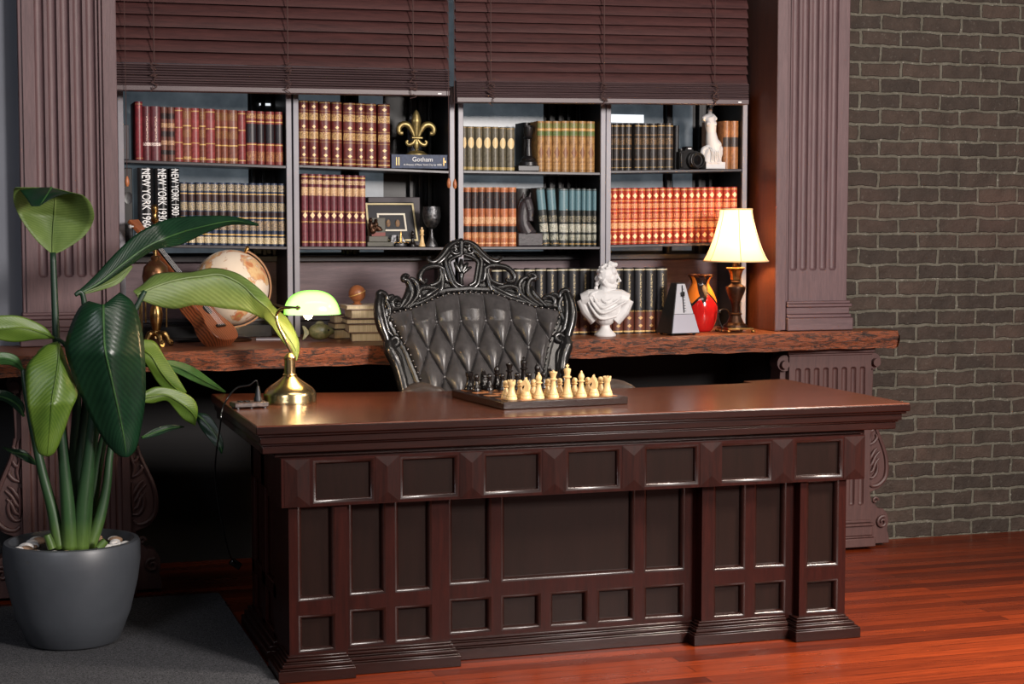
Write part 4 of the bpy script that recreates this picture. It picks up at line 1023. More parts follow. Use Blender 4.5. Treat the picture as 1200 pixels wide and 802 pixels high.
# armrests
for s, (axp, ayp) in ((-1, (497, 450)), (1, (722, 447))):
    p = aY(axp, ayp, 5.95 if s < 0 else 5.86); X = p.x; Yf = 5.945 if s < 0 else 5.858
    m = MB().tube([(X, Yf, p.z-.056), (X, Yf+.012, p.z-.054), (X, Yf+.05, p.z-.054), (X+s*.01, 6.03, p.z-.05)], [.078, .092, .096, .08], 24, flat=.6)
    a = m.build('armrest', M['armleather'], CHR, smooth=60)
    m = MB()
    for k in range(22):
        an = 2*PI*k/22; m.ball((X+.062*math.cos(an), Yf-.002, p.z-.052+.05*.78*math.sin(an)), (.0045, .004, .0045), 8, 6)
    m.build('nailhead_trim', M['nail'], a)['kind'] = 'stuff'
    MB().tube(cr([(X, Yf+.03, p.z-.10), (X-s*.01, Yf+.02, .66), (X, Yf+.01, .58), (X-s*.02, Yf+.02, .47)], 5), [.024, .018, .026, .03], 10).build('arm_support', M['carve'], CHR)
sx0, sx1 = XC-.27, XC+.27
MB().prism(cr([(sx0, 6.02), (sx0-.02, 5.8), (sx0-.03, 5.52), (sx0+.1, 5.47), (sx1-.1, 5.47), (sx1+.03, 5.52), (sx1+.02, 5.8), (sx1, 6.02)], 4), 'z', .40, .50).build('seat', M['leather'], CHR, bevel=.03, seg=4)
MB().prism(cr([(sx0, 6.03), (sx0-.02, 5.8), (sx0-.03, 5.51), (sx0+.1, 5.46), (sx1-.1, 5.46), (sx1+.03, 5.51), (sx1+.02, 5.8), (sx1, 6.03)], 4), 'z', .33, .40).build('seat_rail', M['carve'], CHR, bevel=.008)
for x, y, o in ((sx0+.02, 5.54, -1), (sx1-.02, 5.54, 1), (sx0+.03, 5.98, -1), (sx1-.03, 5.98, 1)):
    MB().tube(cr([(x, y, .36), (x+o*.03, y-.02, .28), (x+o*.01, y, .14), (x+o*.005, y, .06), (x+o*.03, y-.02, .003)], 5), [.036, .034, .02, .018, .024], 10).build('leg', M['carve'], CHR)
for s in (-1, 1):
    MB().tube([(XC+s*.20, 5.985, .36), (XC+s*.205, 5.95, .6), (XC+s*.215, chy(XC+.215, .80)+.01, .80)], .022, 10).build('back_post', M['carve'], CHR)

# ------------------------------------------------------------------ plant
M['pebble2'] = mat('tan_pebble', (150, 120, 96), .7)
pc = Vector((.288, 5.70, 0))
POT = thing('potted_plant', 'tall leafy banana-like plant in a round charcoal grey pot on the carpet', 'potted plant', (pc.x, pc.y, .012))
sc_p = (aY(165, 650, pc.y).x-aY(8, 650, pc.y).x)/157
hz = aY(86, 650, pc.y-.2).z
pp = [(0, .001), (.135, .001), (.150, .01), (.185, .10), (.209, .20), (.219, .27), (.219, .325), (.214, .336), (.200, .338), (.194, .330), (.194, .30), (0, .30)]
MB().lathe(pp, n=64).build('pot', M['pot'], POT, local=True, smooth=40)
m = MB(); rnd = random.Random(2)
MB().lathe([(0, .296), (.192, .296), (.192, .306), (0, .307)], n=40).build('soil', mat('dark_soil', (48, 36, 28), .95, c2=(30, 24, 20), scale=60, bump=.8), POT, local=True)
for k in range(34):
    a = rnd.uniform(0, 2*PI); r = rnd.uniform(.11, .175); q = rnd.uniform(.014, .028)
    MB().ball((r*math.cos(a), r*math.sin(a), .308+q*.2), (q, q*.8, q*.55), 10, 7).build('pebble', mat('pale_pebble', (206, 202, 198), .7) if k == 0 else bpy.data.materials['pale_pebble'] if k % 3 else M['pebble2'], POT, local=True)
def leaf_mat(name, c, c2, rough, rib):
    n = N(name); uv = n.n('UVMap'); sep = n.n('SeparateXYZ'); n.l(uv.outputs[0], sep.inputs[0])
    av = n.math('ABSOLUTE', n.math('SUBTRACT', sep.outputs[1], .5))
    ph = n.math('ADD', n.math('MULTIPLY', sep.outputs[0], 190), n.math('MULTIPLY', av, -70))
    nz = n.noise(n.coord('Object'), 9, 4, .6)
    ph = n.math('ADD', ph, n.math('MULTIPLY', nz, 8)); st = n.math('SINE', ph)
    f = n.math('ADD', n.math('MULTIPLY', st, .10), nz)
    r = n.ramp(f, [(.28, lin(c)), (.75, lin(c2))])
    mid = n.math('LESS_THAN', av, .016); col = n.mix(n.math('MULTIPLY', mid, .65), r.outputs[0], lin(rib))
    n.l(col, n.b.inputs['Base Color']); n.set(Roughness=rough); n.b.inputs['Specular IOR Level'].default_value = .4
    n.bump(st, .10, .002)
    tr = n.n('BsdfTranslucent'); n.l(col, tr.inputs[0]); mx = n.n('MixShader'); mx.inputs[0].default_value = .15
    n.l(n.b.outputs[0], mx.inputs[1]); n.l(tr.outputs[0], mx.inputs[2]); n.l(mx.outputs[0], n.o.inputs[0]); return n.m
LM = {'top': leaf_mat('dark_glossy_leaf_face', (12, 37, 23), (24, 55, 34), .32, (52, 92, 52)), 'under': leaf_mat('yellow_green_leaf_underside', (80, 101, 46), (106, 126, 66), .5, (150, 168, 100)),
      'olive': leaf_mat('olive_green_leaf_face', (64, 92, 30), (92, 116, 42), .38, (120, 140, 66)), 'mid': leaf_mat('mid_green_leaf_face', (38, 72, 36), (62, 98, 50), .42, (90, 120, 66))}
def leaf(rows, Y, front, backm, curl=.03, under=None, k=6, nx=14, name='leaf', dy=0):
    """rows of (left, mid, right[, depth]) pixels traced from the base to the tip; Y = (base depth, tip depth)"""
    R = [tuple(a)+tuple(b)+tuple(c) for a, b, c in rows]
    R = cr(R, k); L = len(R); m = MB(); vs = []; uvs = []
    for i, r in enumerate(R):
        t = i/(L-1); y0 = interp(t, Y) if isinstance(Y, list) else Y[0]+(Y[1]-Y[0])*t
        for j in range(nx+1):
            s = j/nx
            if s <= .5: q = s*2; px, py = r[0]+(r[2]-r[0])*q, r[1]+(r[3]-r[1])*q; e = 1-q
            else: q = s*2-1; px, py = r[2]+(r[4]-r[2])*q, r[3]+(r[5]-r[3])*q; e = q
            ww = math.hypot(r[4]-r[0], r[5]-r[1])/90
            sk = (s-.5)*2
            yy = y0+curl*min(ww, 1.2)*(e**1.5)+dy*sk*min(ww, 1)+.006*math.sin(9*t+5*sk)*min(ww, 1)
            vs.append(aY(px, py, yy)); uvs.append((t, s))
    W_ = nx+1
    fs = [(i*W_+j, i*W_+j+1, (i+1)*W_+j+1, (i+1)*W_+j) for i in range(L-1) for j in range(nx)]
    m.add(vs, fs)
    if under:
        for q, f in enumerate(fs):
            i, j = q//nx, q % nx
            if under(i/(L-1), (j+.5)/nx): m.m[q] = 1
    o = m.build(name, [LM[front], LM[backm]] if not under else [LM[front], LM[backm]], POT, smooth=180, recalc=False)
    uvl = o.data.uv_layers.new(name='UVMap')
    for p in o.data.polygons:
        for li in p.loop_indices: uvl.data[li].uv = uvs[o.data.loops[li].vertex_index]
    md = o.modifiers.new('solid', 'SOLIDIFY'); md.thickness = .0012; md.offset = -1
    # rib along the middle
    rib = [tuple(vs[i*W_+nx//2]+Vector((0, -.002, 0))) for i in range(L)]
    MB().tube(rib[:max(3, int(L*.93))], [.0042, .0032, .0012], 6).build('midrib', LM[front] if front != 'top' else LM['mid'], o)
    return o
P3 = lambda *pts: [(a/3.646, 360+b/3.646) for a, b in pts]
# A: cupped leaf at the top left, underside towards us, tip folded over
leaf([((61, 298), (62, 298), (63, 298)), ((44, 283), (62, 280), (77, 292)), ((28, 262), (63, 262), (99, 276)), ((17, 240), (64, 243), (110, 256)), ((16, 224), (64, 226), (106, 238)), ((18, 220), (60, 220), (97, 229))],
     [(0, 5.74), (.5, 5.80), (1, 5.72)], 'under', 'top', curl=-.06)
leaf([((18, 220), (60, 220), (97, 229)), ((24, 224), (57, 225), (88, 227)), ((31, 233), (52, 233), (74, 228)), ((37, 242), (46, 242), (60, 233))], [(0, 5.72), (1, 5.60)], 'top', 'top', curl=.02, name='folded_leaf_tip')
# B: long dark leaf reaching right
leaf([((87, 345), (88, 346), (88, 346)), ((108, 326), (114, 333), (120, 333)), ((137, 295), (143, 310), (152, 312)), ((165, 271), (174, 288), (180, 294)), ((200, 256), (208, 274), (212, 287)), ((240, 253), (240, 265), (240, 274)), ((275, 254), (274, 259), (270, 264)), ((303, 262), (303.5, 264), (303, 265))],
     [(0, 5.66), (.5, 5.70), (1, 5.95)], 'top', 'under', curl=.05)
leaf([((88, 346), (89, 346), (90, 347)), ((105, 334), (112, 338), (116, 341)), ((125, 326), (133, 330), (138, 333)), ((142, 317), (146, 320), (150, 321)), ((154, 311), (155, 312), (156, 312))], [(0, 5.67), (1, 5.73)], 'under', 'under', curl=.01, name='leaf_underside_fold')
# C: pale leaf seen from below, reaching over the globe
leaf([((156, 341), (160, 346), (163, 351)), ((166, 334), (174, 339), (184, 359)), ((180, 322), (196, 331), (206, 362)), ((198, 319), (218, 326), (226, 358)), ((222, 319), (236, 324), (244, 359)), ((249, 314), (258, 322), (263, 362)), ((272, 318), (282, 333), (287, 365)), ((288, 326), (300, 350), (306, 373)), ((309, 343), (313, 361), (311, 376)),
      ((322, 360), (321, 370), (319, 384)), ((338, 374), (332, 386), (328, 397)), ((349, 395), (341, 400), (337, 408)), ((351, 410), (347, 412), (344, 418)), ((348, 423), (348, 423), (347, 423))],
     [(0, 5.70), (.5, 5.80), (1, 5.80)], 'under', 'under', curl=.05, dy=-.02)
# D: big dark front leaf
leaf([((104, 353), (121, 358), (140, 343)), ((93, 361), (121, 364), (155, 354)), ((82, 384), (121.5, 385), (165, 380)), ((76.5, 409), (123, 409), (169, 410)), ((85, 440), (129, 437), (170.5, 440)), ((101, 478), (138, 478), (170, 470)), ((119, 512), (144, 506), (165, 503)), ((135, 531), (147, 526), (159, 527)), ((146, 536), (148, 536), (150, 536))],
     [(0, 5.50), (.4, 5.44), (1, 5.50)], 'top', 'under', curl=.07)
# E: olive front leaf
leaf([((56, 404), (69, 404), (73, 409)), ((43, 415), (69, 417), (78, 424)), ((31, 431), (67, 436), (84, 440)), ((31, 464), (62, 464), (91, 461)), ((34.5, 488), (60, 484), (83, 482)), ((38, 504), (58, 508), (74, 508)), ((44, 529), (56, 530), (65, 529)), ((54, 535), (55, 535), (57, 535))],
     [(0, 5.56), (.5, 5.48), (1, 5.52)], 'olive', 'under', curl=.05)
leaf([((41, 419), (55, 417), (66, 414)), ((45, 411), (58, 408), (68, 404)), ((52, 405), (60, 402), (68, 400))], [(0, 5.55), (1, 5.60)], 'olive', 'olive', curl=.02, name='leaf_underside_fold')
# F..N smaller leaves
leaf([((63, 396), (63, 396), (62, 397)), ((50, 382), (50, 390), (42, 398)), ((24, 371), (26, 384), (18, 401)), ((0, 370), (0, 386), (-6, 398)), ((-30, 373), (-34, 386), (-36, 396)), ((-58, 390), (-60, 391), (-60, 392))], [(0, 5.62), (1, 5.55)], 'olive', 'under', curl=.03)
leaf([((28, 434), (28, 434), (27, 436)), ((20, 418), (18, 424), (12, 428)), ((2, 413), (0, 420), (-8, 428)), ((-22, 418), (-26, 424), (-30, 430)), ((-44, 432), (-45, 433), (-46, 434))], [(0, 5.66), (1, 5.60)], 'mid', 'under', curl=.03)
leaf([((28, 487), (28, 488), (27, 489)), ((28, 474), (22, 476), (16, 478)), ((17, 463), (10, 468), (4, 470)), ((0, 457), (-6, 464), (-12, 468)), ((-30, 462), (-32, 464), (-34, 466))], [(0, 5.72), (1, 5.70)], 'top', 'under', curl=.02)
leaf([((45, 545), (45, 545), (44, 546)), ((30, 529), (32, 534), (34, 543)), ((14, 526), (18, 531), (24, 538)), ((3, 524), (3, 525), (4, 526))], [(0, 5.76), (1, 5.72)], 'top', 'mid', curl=.02)
leaf([((169, 398), (168, 410), (167, 420)), ((182, 401), (178, 418), (174, 432)), ((194, 420), (188, 435), (183, 446)), ((209, 443), (202, 452), (192, 456)), ((219, 460), (216, 462), (206, 460))], [(0, 5.72), (1, 5.78)], 'olive', 'mid', curl=.03)
leaf([((166, 422), (166, 427), (166, 430)), ((185, 422), (188, 427), (190, 432)), ((205, 423), (206, 430), (208, 438)), ((226, 430), (226, 439), (224, 446)), ((246, 444), (244, 449), (240, 453)), ((265, 459), (265, 460), (264, 461))], [(0, 5.74), (.6, 5.86), (1, 6.06)], 'mid', 'under', curl=.02)
leaf([((168, 460), (168, 466), (168, 472)), ((180, 454), (180, 464), (179, 473)), ((193, 454), (194, 463), (195, 470)), ((210, 458), (208, 470), (205, 480)), ((226, 467), (221, 480), (214, 491)), ((232, 480), (228, 489), (222, 496)), ((229, 499), (229, 499), (228, 499))], [(0, 5.70), (1, 5.74)], 'olive', 'mid', curl=.03)
leaf([((228, 484), (228, 485), (228, 486)), ((245, 487), (240, 494), (235, 502)), ((257, 505), (252, 510), (246, 516)), ((262, 522), (259, 525), (255, 526)), ((260, 532), (260, 532), (259, 532))], [(0, 5.78), (1, 5.70)], 'top', 'mid', curl=.01)
leaf([((166, 512), (166, 513), (166, 515)), ((180, 503), (182, 507), (184, 511)), ((200, 498), (200, 502), (200, 505)), ((216, 500), (216, 500), (216, 501))], [(0, 5.72), (1, 5.8)], 'top', 'mid', curl=.01)
def stem(pts, rr, Y, mt='stem'):
    Lp = len(pts); w = [aY(x, y, Y[0]+(Y[1]-Y[0])*i/(Lp-1)) for i, (x, y) in enumerate(pts)]
    return MB().tube(cr(w, 6), [r*1.35*(1-.25*i/len(rr)) for i, r in enumerate(rr)], 12).build('leaf_stem', STM, POT, smooth=180)
def stem_mat():
    n = N('green_stem'); v = n.coord('Object', (40, 40, 1.5)); f = n.noise(v, 2, 5, .6)
    g = n.n('TexCoord'); sp_ = n.n('SeparateXYZ'); n.l(g.outputs['Object'], sp_.inputs[0])
    up = n.ramp(n.math('MULTIPLY', sp_.outputs[2], 1.1), [(.30, lin((104, 130, 54))), (.46, lin((48, 78, 42))), (.8, lin((24, 52, 34)))])
    r = n.ramp(f, [(.3, (.6, .62, .6, 1)), (.7, (1, 1, 1, 1))]); n.l(n.mix(1, up.outputs[0], r.outputs[0], 'MULTIPLY'), n.b.inputs['Base Color']); n.set(Roughness=.45); return n.m
STM = stem_mat()
zb = 643
stem([(86, zb), (84, 600), (76, 545), (70, 480), (66, 400), (62, 296)], [.024, .022, .016, .013, .011, .009], (5.69, 5.74))
stem([(90, zb), (92, 590), (96, 520), (104, 440), (98, 350), (88, 346)], [.022, .020, .015, .011, .008, .006], (5.69, 5.66))
stem([(96, zb), (100, 600), (108, 520), (128, 430), (150, 380), (170, 341)], [.022, .018, .014, .012, .010, .007], (5.68, 5.70))
stem([(94, zb), (98, 590), (106, 520), (113, 450), (118, 390), (121, 358)], [.022, .018, .014, .011, .010, .008], (5.64, 5.51))
stem([(82, zb), (80, 600), (75, 545), (70, 480), (69, 405)], [.020, .018, .014, .010, .007], (5.63, 5.57))
stem([(70, zb), (62, 600), (50, 555), (38, 500), (29, 450), (27, 432)], [.016, .014, .012, .010, .008, .006], (5.64, 5.66))
stem([(104, zb), (116, 610), (125, 570), (129, 530), (140, 480), (168, 466)], [.016, .015, .012, .010, .008, .006], (5.68, 5.71))
stem([(88, zb), (88, 580), (88, 520), (90, 460), (80, 410), (64, 396)], [.022, .02, .014, .010, .007, .005], (5.72, 5.63))
stem([(100, zb), (108, 590), (120, 520), (140, 460), (168, 428)], [.018, .015, .012, .008, .006], (5.74, 5.74))
stem([(92, zb), (94, 600), (96, 560), (98, 520), (110, 470), (150, 420), (169, 408)], [.024, .022, .018, .012, .008, .007, .006], (5.66, 5.72))
for pts in ([(61, zb), (58, 634), (55, 627)], [(116, zb), (120, 638), (124, 634)]):
    w = [aY(x, y, 5.60) for x, y in pts]; MB().tube(w, [.014, .013, .012], 10).build('cut_stem', STM, POT, smooth=40)
#==SPLIT3==
# ------------------------------------------------------------------ things on the slab
def spot(px_, py_, Y=None):
    """point on the slab top under this pixel, or at depth Y"""
    if Y is None: return aZ(px_, py_, .93)
    p = aY(px_, py_, Y); return Vector((p.x, Y, .93))
SLZ = .9305
# bust
bp = spot(709, 394, 6.40); k = aY(710, 380, 6.40).x-aY(709, 380, 6.40).x
kz = (aY(709, 310, 6.40).z-aY(709, 396, 6.40).z)/86
BU = thing('plaster_bust', 'white plaster bust with curly hair in profile beside the chair', 'bust', (bp.x, bp.y, SLZ), math.radians(-20))
MB().lathe([(0, 0), (.043, 0), (.044, .006), (.040, .012), (.028, .022), (.020, .034), (.019, .044), (.024, .054), (.034, .060), (.035, .068), (0, .07)], n=32).build('socle', M['plaster'], BU, local=True)
m = MB()
B3 = lambda x, z, y=0: ((x-709)*k, y, (396-z)*kz)
m.ball(B3(709, 364), (.070, .046, .052)); m.ball(B3(709, 352, .004), (.078, .044, .034)); m.ball(B3(709, 374), (.042, .040, .036))
for s in (-1, 1):
    m.tube([B3(709, 352), B3(709+s*18, 352), B3(709+s*26, 354)], [.040, .036, .026], 12, flat=1); m.tube([B3(709+s*26, 353), B3(709+s*20, 366), B3(709+s*10, 377)], [.022, .026, .03], 12)
m.tube([B3(708, 356), B3(709, 344), B3(711, 335)], [.038, .026, .025], 14)
m.ball(B3(709.5, 325), (.036, .033, .042)); m.ball(B3(717, 320.5), (.0185, .024, .018)); m.ball(B3(715.5, 329), (.0225, .025, .026)); m.ball(B3(718.3, 338), (.0145, .015, .011)); m.ball(B3(720.8, 334.6), (.0088, .012, .0068))
m.tube([B3(721, 321.5), B3(723.2, 327), B3(725.6, 331.6), B3(722.5, 332.6)], [.0045, .0052, .0062, .004], 8)
m.tube([B3(718, 338.5, 0), B3(711, 337, -.017), B3(706, 330, -.026)], [.012, .012, .012], 8); m.tube([B3(718, 338.5, 0), B3(711, 337, .017), B3(706, 330, .026)], [.012, .012, .012], 8)
m.build('torso_and_head', M['plaster'], BU, local=True, remesh=.0018, smooth=180)
m = MB(); rnd = random.Random(4)
for q in range(80):
    th = rnd.uniform(0, PI*.72); ph = rnd.uniform(0, 2*PI)
    d = Vector((math.sin(th)*math.cos(ph), math.sin(th)*math.sin(ph), math.cos(th)))
    if (d.x > -.05 and d.z < .55) or (d.x > .3 and d.z < .8): continue
    c = Vector(B3(709.5, 325)); c += Vector((d.x*.036, d.y*.034, d.z*.042)); r = rnd.uniform(.005, .008); m.ball(c, (r, r, r*.9), 8, 6)
for x, z, r in ((716.5, 313, .014), (720, 312.5, .010), (714, 311, .011), (699.5, 329, .009), (700, 335, .010), (699, 340, .009), (702, 333, .010)): m.ball(B3(x, z), (r, r*1.2, r))
m.build('curly_hair', M['plaster'], BU, local=True, remesh=.0022, smooth=180)
m = MB()
for (x0, z0), (x1, z1), (x2, z2), y in (((695, 347), (706, 362), (728, 350), -.044), ((692, 351), (706, 368), (732, 355), -.048), ((700, 345), (710, 356), (722, 347), -.038), ((690, 356), (703, 374), (722, 372), -.044), ((702, 343), (694, 347), (688, 354), -.03)):
    m.tube(cr([B3(x0, z0, y+.014), B3(x1, z1, y-.002), B3(x2, z2, y+.012)], 8), [.004, .008, .004], 8)
m.build('drapery_fold', M['plaster'], BU, local=True, remesh=.0026, smooth=180)
# metronome
mp = spot(794, 391.5, 6.40)
ME = thing('metronome', 'black pyramid metronome with silver face left of the red vase', 'metronome', (mp.x, mp.y, SLZ+.006), math.radians(8))
kk = k; w0, d0, h0 = .066, .062, .205; w1, d1 = .020, .022
def frus(m, x0, x1, y0, y1, z0, X0, X1, Y0, Y1, z1):
    m.add([(x0, y0, z0), (x1, y0, z0), (x1, y1, z0), (x0, y1, z0), (X0, Y0, z1), (X1, Y0, z1), (X1, Y1, z1), (X0, Y1, z1)], [(0, 3, 2, 1), (4, 5, 6, 7), (0, 1, 5, 4), (1, 2, 6, 5), (2, 3, 7, 6), (3, 0, 4, 7)]); return m
frus(MB(), -w0, w0, -d0, d0, 0, -w1, w1, -d1, d1, h0).build('case', M['black'], ME, local=True, bevel=.002)
silv = mat('brushed_silver', (150, 148, 158), .45, .2)
def face(z): t = z/h0; return -d0+(d0-d1)*t, w0+(w1-w0)*t
def fquad(z0, z1, i0, i1, off, name, mt, par):
    y0, a0 = face(z0); y1, a1 = face(z1)
    m = MB(); vs = [(-a0+i0, y0-off, z0), (a0-i0, y0-off, z0), (a1-i1, y1-off, z1), (-a1+i1, y1-off, z1)]
    m.add(vs+[(x, y+off-.0005, z) for x, y, z in vs], [(0, 1, 2, 3), (0, 4, 5, 1), (1, 5, 6, 2), (2, 6, 7, 3), (3, 7, 4, 0)]); return m.build(name, mt, par, local=True)
fquad(.004, .078, .002, .002, .004, 'front_panel', silv, ME)
DP = fquad(.080, .200, .004, .003, .002, 'scale_plate', mat('pale_silver_plate', (168, 168, 174), .4, .2), ME)
y0, _ = face(.085); y1, _ = face(.195)
m = MB().tube([(0.0, y0-.006, .085), (.002, y1-.006, .195)], .0018, 6); PD = m.build('pendulum', M['iron'], ME, local=True)
MB().box(-.008, .008, face(.155)[0]-.011, face(.155)[0]-.004, .150, .168).build('weight', M['iron'], PD, local=True, bevel=.002)
m = MB()
for q in range(9):
    z = .09+.011*q; y, _ = face(z); m.box(.004, .012, y-.0028, y-.0024, z, z+.002)
m.build('scale_mark', M['iron'], DP, local=True)
m = MB()
for x in (-.05, .05):
    for y in (-.045, .045): m.lathe([(0, -.006), (.006, -.006), (.007, .0), (0, .0)], (x, y, 0), 10)
m.build('foot', M['iron'], ME, local=True)
# vase
vp = spot(820, 387, 6.55); kv = aY(821, 360, 6.55).x-aY(820, 360, 6.55).x
vz = lambda y: aY(820, y, 6.55).z-aY(820, 388, 6.55).z
def vase_mat():
    n = N('red_orange_black_glaze'); g = n.n('TexCoord'); sp_ = n.n('SeparateXYZ'); n.l(g.outputs['Object'], sp_.inputs[0])
    an = n.math('ARCTAN2', sp_.outputs[1], sp_.outputs[0]); hz_ = vz(321)
    zz = n.math('DIVIDE', sp_.outputs[2], hz_)
    tri = lambda o, f: n.math('PINGPONG', n.math('MULTIPLY', n.math('ADD', an, o), f), 1.0)
    t1 = tri(.65, 1.1); t2 = tri(1.75, 1.1); t3 = tri(.1, 2.2)
    col = n.mix(n.math('GREATER_THAN', zz, n.math('MULTIPLY_ADD', t1, .26, .44)), lin((176, 26, 24)), lin((40, 26, 22)))
    col = n.mix(n.math('GREATER_THAN', zz, n.math('MULTIPLY_ADD', t1, .26, .50)), col, lin((226, 120, 40)))
    col = n.mix(n.math('GREATER_THAN', zz, n.math('MULTIPLY_ADD', t2, .60, .46)), col, lin((34, 24, 22)))
    col = n.mix(n.math('GREATER_THAN', zz, .975), col, lin((60, 32, 24)))
    n.l(col, n.b.inputs['Base Color']); n.set(Roughness=.12); return n.m
V = [(0, 388), (11, 388), (14, 385), (18, 374), (19.2, 362), (18, 351), (14, 341), (10.5, 334), (10, 330), (12, 325), (15.5, 321.5), (14.5, 321), (9, 330), (9, 336), (0, 337)]
prof = cr([(r*kv, vz(y)) for r, y in V[1:11]], 4)
va = MB().lathe([(0, vz(388))]+prof+[(r*kv, vz(y)) for r, y in V[11:]], n=48).build('vase', vase_mat(), None, at=(vp.x, vp.y, SLZ), local=True, smooth=50)
tag(va, 'glossy red, orange and black ceramic vase left of the lit table lamp', 'vase')

# globe
gY = 6.56; gc = aY(270.6, 337, gY); gr = aY(314.6, 337, gY).x-gc.x
GL = thing('desk_globe', 'antique-toned globe in a curved brass meridian behind the leaves', 'globe', (gc.x, gc.y, SLZ))
def globe_mat():
    n = N('antique_globe_map'); v = n.coord('Object', (1, 1, 1)); 
    f = n.noise(v, 9, 8, .62, .4); land = n.ramp(f, [(.50, (0, 0, 0, 1)), (.515, (1, 1, 1, 1))])
    lc = n.ramp(n.noise(v, 16, 4, .5), [(.35, lin((204, 140, 92))), (.5, lin((222, 190, 140))), (.6, lin((196, 112, 76))), (.7, lin((170, 160, 96)))])
    sea = n.ramp(n.noise(v, 5, 3, .5), [(.3, lin((224, 206, 184))), (.7, lin((236, 222, 204)))])
    col = n.mix(land.outputs[0], sea.outputs[0], lc.outputs[0])
    edge = n.ramp(f, [(.49, (0, 0, 0, 1)), (.505, (1, 1, 1, 1)), (.52, (0, 0, 0, 1))]); col = n.mix(n.math('MULTIPLY', edge.outputs[0], .6), col, lin((150, 96, 66)))
    n.l(col, n.b.inputs['Base Color']); n.set(Roughness=.3); return n.m
g0 = Vector((0, 0, gc.z-SLZ))
MB().ball(g0, gr, 48, 32).build('sphere', globe_mat(), GL, local=True, smooth=180)
ax = math.radians(23.4); R2 = gr*1.075
# axis tilted to the right; meridian arc on the right hand side
arc = [(R2*math.sin(a), -.0, g0.z+R2*math.cos(a)) for a in [ax+PI*i/40 for i in range(41)]]
m = MB(); 
inn = [(p[0]*(gr*1.03/R2), p[1], g0.z+(p[2]-g0.z)*(gr*1.03/R2)) for p in arc]
for y0 in (-.011,):
    vs = [(p[0], y0, p[2]) for p in arc]+[(p[0], -y0, p[2]) for p in arc]+[(p[0], y0, p[2]) for p in inn]+[(p[0], -y0, p[2]) for p in inn]
    L_ = 41; fs = []
    for i in range(40): fs += [(i, i+1, L_+i+1, L_+i), (2*L_+i, 3*L_+i, 3*L_+i+1, 2*L_+i+1), (i, 2*L_+i, 2*L_+i+1, i+1), (L_+i, L_+i+1, 3*L_+i+1, 3*L_+i)]
    m.add(vs, fs)
m.build('meridian_arc', mat('bronzed_meridian', (120, 86, 58), .4, .5), GL, local=True)
top = Vector(arc[0]); d = (top-g0).normalized()
m = MB().tube([g0+d*gr*.99, g0+d*R2*1.02, g0+d*R2*1.06, g0+d*R2*1.10], [.006, .009, .008, .003], 10); m.build('axis_knob', M['brass'], GL, local=True)
MB().lathe([(0, 0), (.075, 0), (.078, .006), (.07, .012), (.04, .018), (.018, .024), (.012, g0.z-R2+.004), (0, g0.z-R2+.004)], n=28).build('base', M['bronze'], GL, local=True)
# ukulele
T_ = aY(271, 398, 6.30); Hd = aY(157, 257, 6.60)
axis = (Hd-T_).normalized(); nrm = Vector((.62, -.62, .30)); nrm = (nrm-axis*nrm.dot(axis)).normalized(); wd = axis.cross(nrm).normalized()
UK = thing('ukulele', 'small brown wooden ukulele leaning between the brass stand and the globe', 'ukulele', tuple(T_))
def U(a, w_, n_): return axis*a+wd*w_+nrm*n_
out = cr([(0, 0), (.003, .035), (.018, .062), (.05, .076), (.085, .072), (.12, .055), (.15, .049), (.18, .055), (.21, .054), (.232, .035), (.238, .0)], 5)
ol = out+[(a, -w_) for a, w_ in out[-2:0:-1]]
uw = wood('koa_wood', (110, 58, 34), (158, 92, 54), .35, 'x', coat=.2, bump=.05)
def koa():
    n = N('striped_koa_wood'); g = n.n('TexCoord'); dt = n.n('VectorMath', operation='DOT_PRODUCT'); n.l(g.outputs['Object'], dt.inputs[0]); dt.inputs[1].default_value = wd
    dt2 = n.n('VectorMath', operation='DOT_PRODUCT'); n.l(g.outputs['Object'], dt2.inputs[0]); dt2.inputs[1].default_value = nrm
    nz = n.noise(g.outputs['Object'], 12, 4, .6)
    s = n.math('SINE', n.math('ADD', n.math('ADD', n.math('MULTIPLY', dt.outputs['Value'], 520), n.math('MULTIPLY', dt2.outputs['Value'], 520)), n.math('MULTIPLY', nz, 14)))
    r = n.ramp(n.math('MULTIPLY_ADD', s, .5, .5), [(0, lin((84, 40, 22))), (.5, lin((132, 70, 42))), (1, lin((150, 84, 50)))]); n.l(r.outputs[0], n.b.inputs['Base Color']); n.set(Roughness=.3); return n.m
KO = koa()
m = MB(); nn = len(ol); vs = [U(a, w_, 0) for a, w_ in ol]+[U(a, w_, -.062) for a, w_ in ol]
m.add(vs, [list(range(nn)), list(range(nn, 2*nn))[::-1]]+[(i, (i+1) % nn, nn+(i+1) % nn, nn+i) for i in range(nn)])
ub = m.build('body', KO, UK, local=True, bevel=.003)
m = MB(); c0 = 150; rr = .021
m.add([U(.15+rr*math.cos(2*PI*i/24), rr*math.sin(2*PI*i/24), .0008) for i in range(24)], [list(range(24))]); m.build('sound_hole', M['dark'], ub, local=True)
def ubox(m, a0, a1, w0, w1, n0, n1, w2=None):
    w2 = w2 or w1
    m.add([U(a0, -w1, n0), U(a0, w1, n0), U(a1, w2, n0), U(a1, -w2, n0), U(a0, -w1, n1), U(a0, w1, n1), U(a1, w2, n1), U(a1, -w2, n1)], [(0, 1, 2, 3), (4, 7, 6, 5), (0, 4, 5, 1), (1, 5, 6, 2), (2, 6, 7, 3), (3, 7, 4, 0)]); return m
L_ = (Hd-T_).length
ubox(MB(), .062, .074, 0, .026, 0, .007).build('bridge', M['iron'], ub, local=True, bevel=.002)
NK = ubox(MB(), .225, L_-.10, 0, .020, -.018, .004, .017).build('neck', uw, UK, local=True, bevel=.004)
ubox(MB(), .175, L_-.10, 0, .019, .0042, .008, .016).build('fretboard', M['ebony'], NK, local=True)
